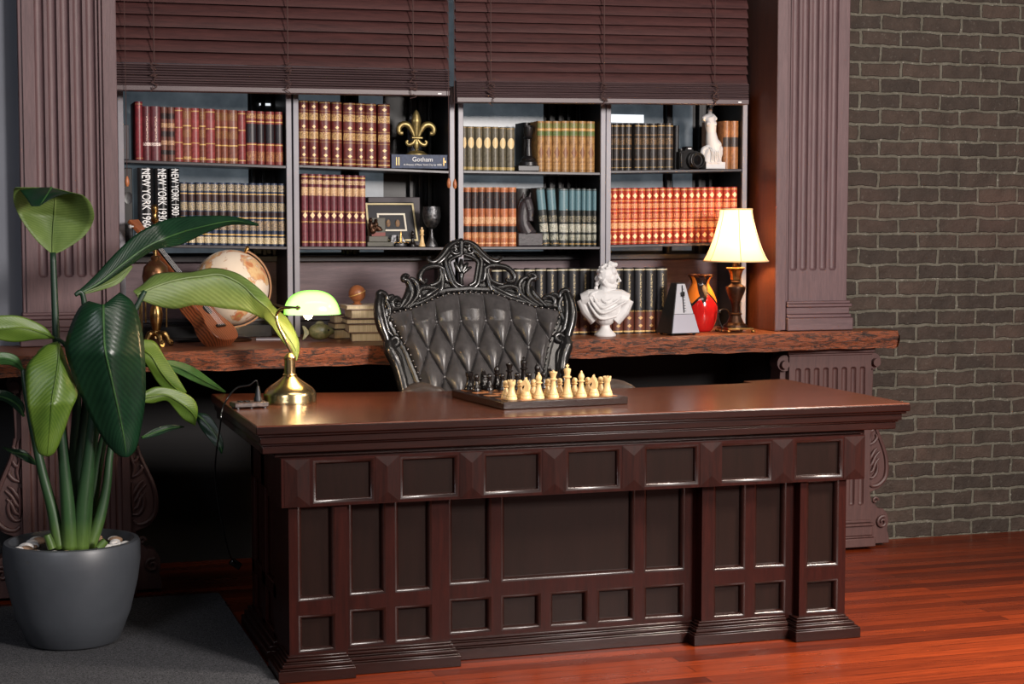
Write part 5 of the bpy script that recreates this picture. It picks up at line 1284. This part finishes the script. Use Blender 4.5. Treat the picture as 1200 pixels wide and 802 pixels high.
m = MB()
for q in range(12): 
    a = L_-.105-.24*(1-.9**q); ubox(m, a, a+.0016, 0, .0165, .008, .0092)
m.build('fret', M['pewter'], NK, local=True)
HS = ubox(MB(), L_-.10, L_, 0, .018, -.016, .0, .028).build('headstock', uw, UK, local=True, bevel=.003)
for a in (L_-.075, L_-.03):
    for s in (-1, 1):
        MB().tube([U(a, s*.022, -.008), U(a, s*.040, -.008)], .003, 8).ball(U(a, s*.042, -.008), .007, 10, 8).build('tuning_peg', M['plaster'], HS, local=True)
for q in range(4):
    w_ = -.011+.0073*q; MB().tube([U(.068, w_*1.3, .008), U(L_-.10, w_, .010), U(L_-.06, w_*1.4, .003)], .0006, 5).build('string', M['white_text'], UK, local=True)
# ornate brass stand
sY = 6.38; spx_ = aY(183.5, 400, sY); ks = aY(184.5, 380, sY).x-aY(183.5, 380, sY).x
ST = thing('brass_stand', 'ornate aged brass stand with hanging rods and claw feet on the left of the slab', 'ornament', (spx_.x, sY, SLZ))
sz = lambda y: aY(183, y, sY).z-.93
MB().lathe([(0, sz(398)), (6*ks, sz(397)), (5*ks, sz(391)), (4*ks, sz(388)), (5.5*ks, sz(384)), (7.5*ks, sz(375)), (8*ks, sz(368)), (6.5*ks, sz(361)), (5*ks, sz(358)), (7*ks, sz(355)), (4*ks, sz(352)), (3.5*ks, sz(345)), (0, sz(344))], n=20).build('baluster', M['brass'], ST, local=True)
MB().lathe([(0, sz(346)), (8*ks, sz(345)), (14*ks, sz(335)), (16*ks, sz(324)), (14*ks, sz(313)), (8*ks, sz(307)), (5*ks, sz(305)), (6*ks, sz(302)), (4*ks, sz(300)), (0, sz(300))], n=28).build('bulb_body', mat('marbled_brass', (128, 100, 66), .3, .8, c2=(110, 62, 44), scale=22), ST, local=True)
MB().lathe([(0, sz(302)), (2.2*ks, sz(302)), (2*ks, sz(262)), (4*ks, sz(260)), (5*ks, sz(257)), (3*ks, sz(254)), (3*ks, sz(250)), (4.2*ks, sz(247)), (4.2*ks, sz(243)), (2*ks, sz(240)), (0, sz(240))], n=18).build('upper_pole', M['brass'], ST, local=True)
for a in (-150, -75, -15, 60, 120):
    c, s = math.cos(math.radians(a)), math.sin(math.radians(a))
    w = cr([(3*ks*c, 3*ks*s, sz(393)), (9*ks*c, 9*ks*s, sz(392)), (13*ks*c, 13*ks*s, sz(397)), (16*ks*c, 16*ks*s, sz(402.5) if sz(402.5) > .008 else .010), (19*ks*c, 19*ks*s, .009)], 5)
    f = MB().tube(w, [.010, .014, .010, .008, .009], 10).build('claw_foot', M['brass'], ST, local=True)
    m = MB()
    for q in range(5): m.ball((ks*(10+2.2*q)*c+.004*(q % 2-.5), ks*(10+2.2*q)*s, max(.012, w[8+q*2][2]+.006)), .0065, 8, 6)
    m.build('leaf_ornament', M['brass'], f, local=True)
for dx, dy, y0, y1 in ((-19, 0, 348, 392), (-13, -.02, 346, 378), (12, .0, 346, 384), (-16, .03, 350, 388)):
    m = MB().tube([(dx*ks, dy, sz(y0)), (dx*ks, dy, sz(y1))], [.003, .004, .0055, .003], 8); m.tube([(dx*ks*.6, dy, sz(337)), (dx*ks, dy, sz(y0-3)), (dx*ks, dy, sz(y0+2))], .002, 6)
    m.build('hanging_rod', M['brass'], ST, local=True)
# flat things at the back of the slab on the left
def bx_thing(name, label, cat, x0, x1, y0, y1, z0, z1, mt, bevel=.003, rot=0, group=None):
    c = ((x0+x1)/2, (y0+y1)/2, z0); o = MB().box(x0, x1, y0, y1, z0, z1).build(name, mt, None, at=c, bevel=bevel); o.rotation_euler = (0, 0, rot); return tag(o, label, cat, group)
a = aY(160, 385, 6.72).x; b_ = aY(332, 385, 6.72).x
bx_thing('document_case', 'flat black case lying behind the globe on the slab', 'case', a+.03, b_-.04, 6.745, 6.87, SLZ, SLZ+.05, M['blackgloss'])
a = aY(205, 393, 6.58).x; b_ = aY(240, 393, 6.58).x
bx_thing('magazine', 'thin black magazine lying flat below the ukulele', 'magazine', a, b_, 6.53, 6.64, SLZ, SLZ+.008, M['blackgloss'], .001, .1)
a = aY(300, 392, 6.58).x; b_ = aY(338, 392, 6.58).x
bx_thing('magazine', 'thin grey-edged magazine lying flat right of the globe base', 'magazine', a, b_-.03, 6.54, 6.62, SLZ, SLZ+.007, M['grey'], .001, -.15)
# ceramic fish
fp = aY(372, 398, 6.44); kf = aY(373, 388, 6.44).x-aY(372, 388, 6.44).x
FI = thing('ceramic_fish', 'dull green round ceramic fish below the green lamp shade', 'ornament', (fp.x, 6.44, SLZ))
fm = mat('mottled_green_ceramic', (78, 82, 52), .35, c2=(112, 108, 74), scale=40, lo=.4, hi=.6)
fz_ = 10*kf
m = MB().ball((3*kf, 0, fz_+.004), (14*kf, .026, 9.8*kf), 24, 16).tube(cr([(15*kf, 0, fz_+.004), (18*kf, 0, fz_+.004), (19.5*kf, 0, fz_+.006)], 3), [.016, .010, .006], 10)
m.build('body', fm, FI, local=True, remesh=.003, smooth=180)
MB().prism(cr([(-9*kf, fz_), (-14*kf, fz_+7*kf), (-18*kf, fz_+8*kf), (-16*kf, fz_), (-18*kf, fz_-8*kf), (-14*kf, fz_-6*kf), (-9*kf, fz_)], 3), 'y', -.006, .006).build('tail', fm, FI, local=True, bevel=.003)
MB().prism(cr([(-4*kf, fz_+8*kf), (0, fz_+13*kf), (6*kf, fz_+13*kf), (9*kf, fz_+8*kf)], 3), 'y', -.005, .005).build('fin', fm, FI, local=True, bevel=.002)
MB().ball((12*kf, -.018, fz_+3*kf), .005).build('eye', M['iron'], FI, local=True)
# stack of worn books left of chair
def flatbook(label, pxl, pxr, ytop, ybot, Y, d, mt, rot, z0):
    A_ = aY(pxl, ybot, Y); B2 = aY(pxr, ybot, Y); h = aY(pxl, ytop, Y).z-A_.z; w_ = B2.x-A_.x
    o = thing('old_book', label, 'book', ((A_.x+B2.x)/2, Y+d/2, z0), rot, 'worn books stacked left of the chair')
    MB().box(-w_/2, w_/2, -d/2, d/2, 0, .003).box(-w_/2, w_/2, -d/2, d/2, h-.003, h).prism([(w_/2-.012, .0), (w_/2-.002, h*.1), (w_/2+.002, h*.5), (w_/2-.002, h*.9), (w_/2-.012, h)], 'y', -d/2, d/2).build('cover', mt, o, local=True, bevel=.001)
    MB().box(-w_/2+.004, w_/2-.012, -d/2+.004, d/2-.004, .003, h-.003).build('pages', M['pages'], o, local=True)
    return h
ob1 = mat('worn_cream_cover', (150, 124, 104), .7, c2=(112, 90, 76), scale=20); ob2 = mat('worn_grey_cover', (96, 80, 74), .7, c2=(70, 58, 54), scale=20); ob3 = mat('pale_paper_cover', (196, 180, 160), .7)
Yb = 6.42
z1 = SLZ; h = flatbook('lowest worn book of the right pile, beside the carved chair', 416, 470, 393, 403, 6.36, .15, ob1, -.16, z1)
z2 = z1+h+.0008; h2 = flatbook('second lowest worn book of the right pile, beside the carved chair', 411, 466, 380, 390, 6.37, .15, ob1, -.10, z2)
z3 = z2+h2+.0008; h3 = flatbook('third worn book up in the right pile, beside the carved chair', 408, 466, 375, 381, 6.37, .15, ob2, -.06, z3)
z4 = z3+h3+.0008; h4 = flatbook('second highest worn book of the right pile, with pale paper cover', 412, 470, 364, 374.5, 6.38, .15, ob1, -.02, z4)
z5 = z4+h4+.0008; h5 = flatbook('topmost worn book of the right pile, directly under the wooden ball', 406, 456, 359, 364, 6.39, .14, ob3, .0, z5)
z6 = z5+h5
q1 = SLZ; g1 = flatbook('lowest worn grey book in the left pile, beside the ceramic fish', 389, 412, 389, 400, 6.55, .12, ob2, .12, q1)
q2 = q1+g1+.0008; g2 = flatbook('middle worn grey book in the left pile, behind the ceramic fish', 391, 412, 382, 389, 6.55, .12, ob2, .05, q2)
q3 = q2+g2+.0008; g3 = flatbook('topmost worn beige book in the left pile, beside the green shade', 392, 412, 371, 380, 6.55, .12, ob1, -.04, q3)
# wooden ball on stand
bc = aY(418.5, 346, 6.43); br_ = 9.9*kf
WB = thing('wooden_ball', 'small orange-brown carved wooden ball on a round stand atop the worn books', 'ornament', (bc.x, 6.43, z6+.0005))
bm = mat('orange_brown_wood', (124, 72, 42), .4, c2=(150, 92, 56), scale=30)
MB().lathe([(0, 0), (.018, 0), (.019, .003), (.012, .007), (.015, .014), (0, .014)], n=20).build('stand', bm, WB, local=True)
WS = MB().ball((0, 0, .010+br_), br_, 28, 18).build('ball', bm, WB, local=True, smooth=180)
MB().tube([(br_*1.0*math.cos(t)*math.cos(.35), -br_*math.sin(t), .010+br_+br_*math.cos(t)*math.sin(.35)) for t in [2*PI*i/40 for i in range(41)]], .0018, 6).build('carved_line', M['gold'], WS, local=True)
# ------------------------------------------------------------------ things on the shelves
YF_ = YS+.05
def onshelf(bc, r, x): return shelf_z(bc, r, x)+.0016
# fleur-de-lis
fx = aY(489, 180, YS+.09).x
gz = GOTH.location.z+bh/2+.0006
FL = thing('fleur_de_lis', 'brass fleur-de-lis ornament standing on the blue book', 'ornament', (fx, YS+.10, gz))
kq = aY(490, 150, YS+.10).x-aY(489, 150, YS+.10).x
Q = lambda x, y, d=0: ((x-601.5)/4.01*kq, d, (316-y)/4.01*kq)
fm = mat('antique_gold_metal', (150, 132, 84), .38, .7, c2=(104, 90, 54), scale=30)
m = MB(); m.tube(cr([Q(601, 235), Q(600, 200), Q(600, 160), Q(600, 130), Q(600, 110)], 6), [.006, .014, .021, .014, .002], 12, flat=.55)
m.build('center_petal', fm, FL, local=True, smooth=180)
for s in (-1, 1):
    c = lambda x, y: Q(601+s*(x-601), y)
    MB().tube(cr([c(610, 235), c(622, 205), c(640, 180), c(664, 176), (c(682, 192)), c(680, 214), c(664, 216)], 6), [.006, .010, .013, .012, .011, .010, .008], 10, flat=.6).build('side_petal', fm, FL, local=True, smooth=180)
    MB().tube(cr([c(605, 242), c(620, 262), c(640, 268), c(648, 256), c(640, 250)], 6), [.007, .009, .008, .006, .005], 10, flat=.6).build('lower_scroll', fm, FL, local=True, smooth=180)
MB().tube(cr([Q(601, 240), Q(601, 262), Q(601, 282), Q(601, 294)], 4), [.008, .013, .010, .004], 10, flat=.6).build('lower_petal', fm, FL, local=True, smooth=180)
MB().box(Q(574, 0)[0], Q(630, 0)[0], -.012, .012, Q(0, 243)[2], Q(0, 231)[2]).build('band', fm, FL, local=True, bevel=.004)
MB().lathe([(0, 0), (.046, 0), (.046, .005), (.036, .009), (.030, .016), (.012, .020), (0, .022)], n=24, sy=.7).build('base', fm, FL, local=True)
# dark jar behind
p = aY(487, 130, YS+.19); tag(MB().lathe([(0, 0), (.030, 0), (.030, .19), (.026, .195), (.026, .21), (0, .21)], n=20).build('dark_canister', M['pewter'], None, at=(p.x, YS+.21, onshelf(1, 0, p.x)), local=True), 'dark metallic canister behind the fleur-de-lis ornament', 'canister')
# grey board, frame, statuette etc (crop 420,225 x10)
E = lambda x, y, Y: aY(420+x/10, 225+y/10, Y)
a = E(100, 60, YS+.21); b2 = E(710, 600, YS+.21); zs = onshelf(1, 1, a.x)
bx_thing('storage_box', 'dark grey box standing behind the framed picture', 'box', a.x, b2.x, YS+.19, YS+.25, zs, a.z, mat('dark_grey_card', (66, 60, 64), .6))
Yp = YS+.10
FRM = thing('picture_frame', 'black picture frame with thin pale borders leaning beside the pewter goblet', 'picture frame', (E(410, 600, Yp).x, Yp, onshelf(1, 1, E(410, 600, Yp).x)))
zf0 = onshelf(1, 1, E(410, 600, Yp).x)
def fp_(x, y, o=0):
    p_ = E(x, y, Yp); t = (p_.z-zf0)/.14; return Vector((p_.x, Yp+.05*t-o, max(p_.z, zf0+.001)))
def quad_frame(outer, wpx, o, name, mt, par):
    m = MB(); x0, y0, x1, y1 = outer; sk = 22
    O_ = [(x0, y0), (x1, y0), (x1+sk*(y1-y0)/470, y1), (x0+sk*0, y1)]; I_ = [(x0+wpx, y0+wpx), (x1-wpx, y0+wpx), (x1-wpx+sk*(y1-y0)/470, y1-wpx), (x0+wpx, y1-wpx)]
    vs = [fp_(*q, o) for q in O_]+[fp_(*q, o) for q in I_]+[fp_(*q, o-.006) for q in O_]
    m.add(vs, [(i, (i+1) % 4, 4+(i+1) % 4, 4+i) for i in range(4)]+[(i, 8+i, 8+(i+1) % 4, (i+1) % 4) for i in range(4)]); return m.build(name, mt, par)
m = MB(); vs = [fp_(*q, .0) for q in ((110, 125), (690, 125), (735, 600), (110, 600))]; vs += [v+Vector((0, .012, .002)) for v in vs]
m.add(vs, [(0, 1, 2, 3), (4, 7, 6, 5), (0, 4, 5, 1), (1, 5, 6, 2), (2, 6, 7, 3), (3, 7, 4, 0)]); BK = m.build('mount_board', mat('dark_navy_mount', (16, 16, 26), .5), FRM)
quad_frame((118, 130, 682, 575), 20, .008, 'outer_frame', mat('pale_gilt_strip', (190, 176, 138), .4, .3), FRM)
quad_frame((245, 250, 575, 460), 20, .004, 'inner_border', mat('cream_border', (214, 206, 190), .5), FRM)
m = MB()
for x in (370, 480):
    m.ball(fp_(x, 370, .004), (.009, .002, .016), 10, 8)
m.build('painted_figure', mat('small_gold_figures', (140, 104, 66), .6, c2=(80, 60, 50), scale=90), BK)
# statuette block
p = E(235, 600, YS+.045); z0 = onshelf(1, 1, p.x)
SB = thing('bookend_statuette', 'grey-green block bookend with small seated figure right of the maroon books', 'bookend', (p.x, YS+.05, z0))
ke = (E(110, 300, YS+.04).x-E(100, 300, YS+.04).x)/10
gm = mat('grey_green_stone', (92, 90, 82), .6, c2=(76, 74, 66), scale=20)
MB().box(-145*ke, 160*ke, -.03, .04, 0, 50*ke).build('plinth', gm, SB, local=True, bevel=.002)
MB().box(-125*ke, 105*ke, -.022, .035, 50*ke, 118*ke).build('step', gm, SB, local=True, bevel=.003)
MB().box(-80*ke, 85*ke, -.005, .035, 118*ke, 330*ke).build('block', gm, SB, local=True, bevel=.003)
MB().box(-80*ke, 80*ke, -.008, -.0045, 118*ke, 160*ke).build('red_strip', mat('dull_red_strip', (120, 62, 56), .6), SB, local=True)
m = MB(); 
for x, z, rx, rz in ((-35, 250, 30, 40), (-30, 300, 18, 20), (-90, 230, 34, 60), (-95, 300, 24, 28), (-10, 210, 45, 25), (-70, 180, 40, 40), (10, 190, 40, 16)): m.ball((x*ke, -.012, z*ke), (rx*ke, .012, rz*ke), 12, 8)
m.build('figure', M['bronze'], SB, local=True, remesh=.002, smooth=180)
# small anchor-like trinket
p = E(495, 605, YS+.04); z0 = onshelf(1, 1, p.x); TR = thing('trinket', 'small dark trinket with a chain in front of the framed picture', 'trinket', (p.x, YS+.04, z0))
MB().lathe([(0, 0), (75*ke, 0), (80*ke, 20*ke), (70*ke, 35*ke), (0, 38*ke)], n=24, sy=.4).build('tray', M['iron'], TR, local=True)
m = MB()
for q in range(9): m.ball(((-80+20*q)*ke, -.012, (42+((q % 2)*8))*ke), (12*ke, 12*ke, 10*ke), 8, 6)
m.tube([(0, 0, 40*ke), (0, 0, 110*ke), (4*ke, 0, 175*ke)], [.008, .006, .003], 8); m.build('chain', M['brass'], TR, local=True, remesh=.0012, smooth=180)
p0 = E(400, 605, YS+.075); 
m = MB().prism([(-85*ke, 0), (-60*ke, 130*ke), (55*ke, 130*ke), (95*ke, 55*ke), (95*ke, 0)], 'y', -.006, .006)
o = m.build('grey_wedge', M['pewter'], None, at=(E(450, 605, YS+.07).x, YS+.07, z0), local=True); tag(o, 'small grey wedge-shaped card behind the dark trinket', 'card')
# shelf chess pieces
def scaled_piece(src, sc_, loc, label):
    o = copy_tree(protos[src]); o.location = loc; o.scale = (sc_,)*3; o['label'] = label; o['group'] = 'loose chess pieces on the shelf'; o.rotation_euler = (0, 0, 0); return o
p = E(745, 610, YS+.035); scaled_piece(('pale boxwood', 'king'), 225*ke/.11, (p.x, YS+.035, onshelf(1, 1, p.x)), 'pale boxwood chess king on the bookcase shelf beside the goblet')
p = E(635, 610, YS+.035); scaled_piece(('black', 'bishop'), 190*ke/.087, (p.x, YS+.035, onshelf(1, 1, p.x)), 'black chess bishop on the bookcase shelf, left of the pale king')
# goblet
p = E(858, 610, YS+.05); GZ = lambda y: (615-y)*ke
GO = thing('pewter_goblet', 'dark embossed pewter goblet on the shelf beside the framed picture', 'goblet', (p.x, YS+.05, onshelf(1, 1, p.x)))
MB().lathe([(0, 0), (72*ke, 0), (70*ke, GZ(590)), (40*ke, GZ(530)), (20*ke, GZ(480)), (24*ke, GZ(455)), (14*ke, GZ(430)), (16*ke, GZ(410)), (0, GZ(408))], n=28).build('stem', M['pewter'], GO, local=True)
MB().lathe([(0, GZ(412)), (18*ke, GZ(412)), (60*ke, GZ(385)), (95*ke, GZ(330)), (107*ke, GZ(270)), (104*ke, GZ(210)), (96*ke, GZ(150)), (91*ke, GZ(150)), (98*ke, GZ(210)), (98*ke, GZ(300)), (50*ke, GZ(370)), (0, GZ(385))], n=36).build('bowl', M['pewter'], GO, local=True)
# rook bookend
kr = aY(620, 180, YF_).x-aY(619, 180, YF_).x; p = aY(619, 197, YF_)
R3 = lambda x: x/4.222*kr
RK = thing('rook_bookend', 'black turned rook-shaped bookend between the grey-green and tan books', 'bookend', (p.x, YF_, onshelf(2, 0, p.x)))
MB().box(-R3(58), R3(46), -.025, .045, 0, R3(26)).build('foot_plate', M['iron'], RK, local=True, bevel=.002)
MB().lathe([(0, R3(26)), (R3(45), R3(26)), (R3(43), R3(42)), (R3(32), R3(52)), (R3(34), R3(58)), (R3(20), R3(72)), (R3(14), R3(120)), (R3(15), R3(150)), (R3(24), R3(156)), (R3(17), R3(164)), (R3(22), R3(178)), (R3(24), R3(206)), (R3(16), R3(206)), (R3(16), R3(196)), (0, R3(196))], n=28).build('turned_body', M['iron'], RK, local=True)
m = MB()
for q in range(6):
    s0 = len(m.v); m.box(R3(16), R3(24), -R3(7), R3(7), R3(204), R3(214)); m.xf(Matrix.Rotation(q*PI/3+.3, 4, 'Z'), s0)
m.build('battlement', M['iron'], RK, local=True)
# horse head bookend
p = aY(619.5, 286, YF_); HB = thing('horse_head_bookend', 'dark grey horse head bookend between the orange and black books', 'bookend', (p.x, YF_, onshelf(2, 1, p.x)))
hp = lambda x, y, d=0: (R3(x-378), d, R3(744-y))
MB().box(-R3(62), R3(62), -.028, .06, 0, R3(62)).build('plinth', M['cast'], HB, local=True, bevel=.004)
m = MB(); m.tube(cr([hp(372, 682), hp(352, 640), hp(350, 590), hp(362, 540)], 5), [.034, .028, .025, .022], 14); m.ball(hp(370, 540), (.022, .022, .024)); m.tube(cr([hp(366, 530, -.005), hp(375, 565, -.015), hp(378, 600, -.022), hp(376, 628, -.026)], 5), [.022, .019, .013, .012], 12)
m.ball(hp(352, 580), (.026, .018, .02)); m.ball(hp(375, 676), (.036, .026, .012))
for s in (-1, 1): m.tube([hp(366+s*14, 520), hp(370+s*18, 490)], [.008, .002], 8)
m.build('horse_head', M['cast'], HB, local=True, remesh=.002, smooth=180)
m = MB(); m.tube(cr([hp(366, 505), hp(345, 530, .006), hp(334, 580, .008), hp(332, 640, .008)], 5), [.006, .010, .012, .008], 8); m.build('mane', M['iron'], HB, local=True)
m = MB(); m.tube([hp(362, 572, -.034), hp(378, 572, -.036), hp(394, 570, -.032)], .002, 6); m.tube([hp(366, 610, -.036), hp(378, 612, -.038), hp(388, 610, -.034)], .002, 6); m.build('bridle', M['iron'], HB, local=True)
# black board behind horse head
row(2, 1, c3, [(326, 390)], (468, 468), (740, 740), 'plainblack', lambda i, n: 'wide plain black book standing behind the horse head bookend', 'plain dark books', Y=YS+.11, depth=.11)
# camera
p = aY(810, 196, YF_); kc = aY(811, 180, YF_).x-aY(810, 180, YF_).x; C4 = lambda v: v/4.01*kc
CA = thing('camera', 'black SLR camera on the top right shelf beside the white torso', 'camera', (aY(700+432/4.01, 190, YF_).x-.008, YF_, onshelf(3, 0, p.x)), .22)
MB().prism([(-C4(52), 0), (C4(52), 0), (C4(52), C4(72)), (C4(42), C4(80)), (C4(24), C4(80)), (C4(14), C4(98)), (-C4(14), C4(98)), (-C4(24), C4(80)), (-C4(44), C4(80)), (-C4(52), C4(72))], 'y', -.014, .022).build('body', M['black'], CA, local=True, bevel=.003)
m = MB().lathe([(0, 0), (C4(36), 0), (C4(36), .02), (C4(33), .022), (C4(33), .046), (C4(28), .046), (C4(26), .036), (0, .034)], n=28); m.xf(Matrix.Translation((C4(16), -.014, C4(38))) @ Matrix.Rotation(PI/2, 4, 'X')); LN = m.build('lens', M['black'], CA, local=True)
m = MB(); m.tube([(C4(16)+C4(34)*math.cos(2*PI*i/28), -.052, C4(38)+C4(34)*math.sin(2*PI*i/28)) for i in range(29)], .0008, 5); m.build('lens_ring', M['pewter'], LN, local=True)
m = MB().lathe([(0, 0), (C4(26), 0), (C4(26), .001), (0, .004)], n=24); m.xf(Matrix.Translation((C4(16), -.048, C4(38))) @ Matrix.Rotation(PI/2, 4, 'X')); m.build('front_glass', M['blackgloss'], LN, local=True)
MB().lathe([(0, C4(79)), (C4(10), C4(79)), (C4(10), C4(88)), (0, C4(88))], (-C4(36), 0, 0), 16).build('dial', M['black'], CA, local=True)
MB().box(-C4(51), -C4(36), -.022, -.013, C4(6), C4(70)).build('grip', M['black'], CA, local=True, bevel=.003)
MB().box(-C4(9), C4(9), -.0155, -.0135, C4(86), C4(91)).build('logo_plate', M['white_text'], CA, local=True)
# Venus torso
p = aY(700+545/4.01, 195, YF_); VN = thing('torso_statue', 'white plaster draped torso figure without arms beside the light brown books', 'statue', (p.x, YF_, onshelf(3, 0, p.x)))
vq = lambda x, y, d=0: (C4(x-545), d, C4(345-y))
m = MB(); m.tube(cr([vq(545, 320), vq(548, 270), vq(538, 225), vq(533, 185), vq(530, 150), vq(522, 120)], 6), [.034, .033, .028, .021, .025, .022], 18)
m.tube([vq(492, 130), vq(510, 122), vq(540, 120), vq(556, 132)], [.009, .015, .015, .010], 10); m.tube([vq(524, 122), vq(527, 100), vq(527, 92)], [.011, .009, .010], 10); m.ball(vq(527, 92), (.0105, .0105, .013))
for s in (-1, 1): m.ball(vq(527+s*14, 150, -.016), .011)
m.ball(vq(545, 235, .004), (.033, .026, .026)); m.tube(cr([vq(495, 290), vq(500, 262), vq(520, 250, -.012)], 4), [.012, .014, .010], 10); m.tube(cr([vq(496, 318), vq(498, 290), vq(505, 265)], 4), [.014, .013, .01], 10); m.ball(vq(565, 275), (.022, .025, .03))
m.ball(vq(550, 240, -.012), (.027, .018, .02)); m.ball(vq(572, 260), (.016, .02, .02))
m.tube([vq(520, 318, -.004), vq(535, 262, -.008)], [.036, .030], 16, flat=.8); m.box(*(C4(-46), C4(46)), -.028, .03, 0, C4(30))
m.build('figure', M['plaster'], VN, local=True, remesh=.0026, smooth=180)
m = MB()
for q in range(5):
    m.tube(cr([vq(515+q*9, 250+q*3, -.022), vq(522+q*8, 278, -.036), vq(518+q*10, 314, -.034)], 4), [.002, .0035, .0025], 8)
m.build('drapery_fold', M['plaster'], VN, local=True)
# slim dark boxes at far left of the left bookcase
a = aY(130+45/4.01, 170, YS+.05).x; b2 = aY(130+86/4.01, 170, YS+.05).x; zt = aY(150, 100+185/4.01, YS+.05).z
z0 = onshelf(0, 0, a); bx_thing('file_box', 'slim dark grey box at the far left of the leftmost top shelf', 'box', max(a, .5545), b2, YS+.05, YS+.2, z0, zt, mat('slate_card', (62, 60, 66), .6))
a = max(aY(130+54/4.01, 240, YS+.03).x, .5545); b2 = aY(130+102/4.01, 240, YS+.03).x; zt = aY(150, 100+388/4.01, YS+.03).z; z0 = onshelf(0, 1, a)
SPK = thing('slim_speaker', 'slim black loudspeaker left of the NEW YORK books', 'speaker', ((a+b2)/2, YS+.1, z0))
MB().box(a, b2, YS+.03, YS+.18, z0, zt).build('cabinet', M['black'], SPK, bevel=.003)
m = MB().lathe([(0, 0), (.016, 0), (.016, .003), (.010, .001), (0, .002)], n=24, sy=1.5); m.xf(Matrix.Translation(((a+b2)/2, YS+.03, z0+(zt-z0)*.6)) @ Matrix.Rotation(PI/2, 4, 'X')); m.build('driver', mat('dark_speaker_cone', (38, 38, 42), .4), SPK)
m = MB().box((a+b2)/2-.011, (a+b2)/2+.011, YS+.028, YS+.031, z0+.03, z0+.055); m.build('label_plate', mat('dark_grey_plate', (52, 52, 56), .5), SPK)
#==SPLIT4==
# ------------------------------------------------------------------ light
def area(name, loc, target, size, power, c=(255, 255, 255), sy=None, spread=180):
    l = bpy.data.lights.new(name, 'AREA'); l.energy = power; l.color = lin(c)[:3]; l.shape = 'RECTANGLE'; l.size = size; l.size_y = sy or size; l.spread = math.radians(spread)
    o = bpy.data.objects.new(name, l); COL.objects.link(o); o.location = loc
    o.rotation_euler = (Vector(target)-Vector(loc)).to_track_quat('-Z', 'Y').to_euler(); return o
area('key_softbox', (3.9, -.2, 2.75), (1.6, 6.5, 1.45), 1.0, 540, (255, 246, 240))
area('fill_softbox', (-1.6, 1.6, 2.5), (.6, 6.4, .9), 1.2, 50, (244, 246, 255))
area('floor_light', (4.6, 3.2, 2.8), (3.0, 4.3, 0), .6, 75, (255, 240, 225), spread=70)
area('overhead_strip', (1.9, 3.5, 3.2), (1.9, 4.9, .3), 2.4, 36, (255, 244, 232), sy=.5)
w = bpy.data.worlds.new('world'); sc.world = w; w.use_nodes = True
w.node_tree.nodes['Background'].inputs[0].default_value = (.5, .52, .58, 1); w.node_tree.nodes['Background'].inputs[1].default_value = .05
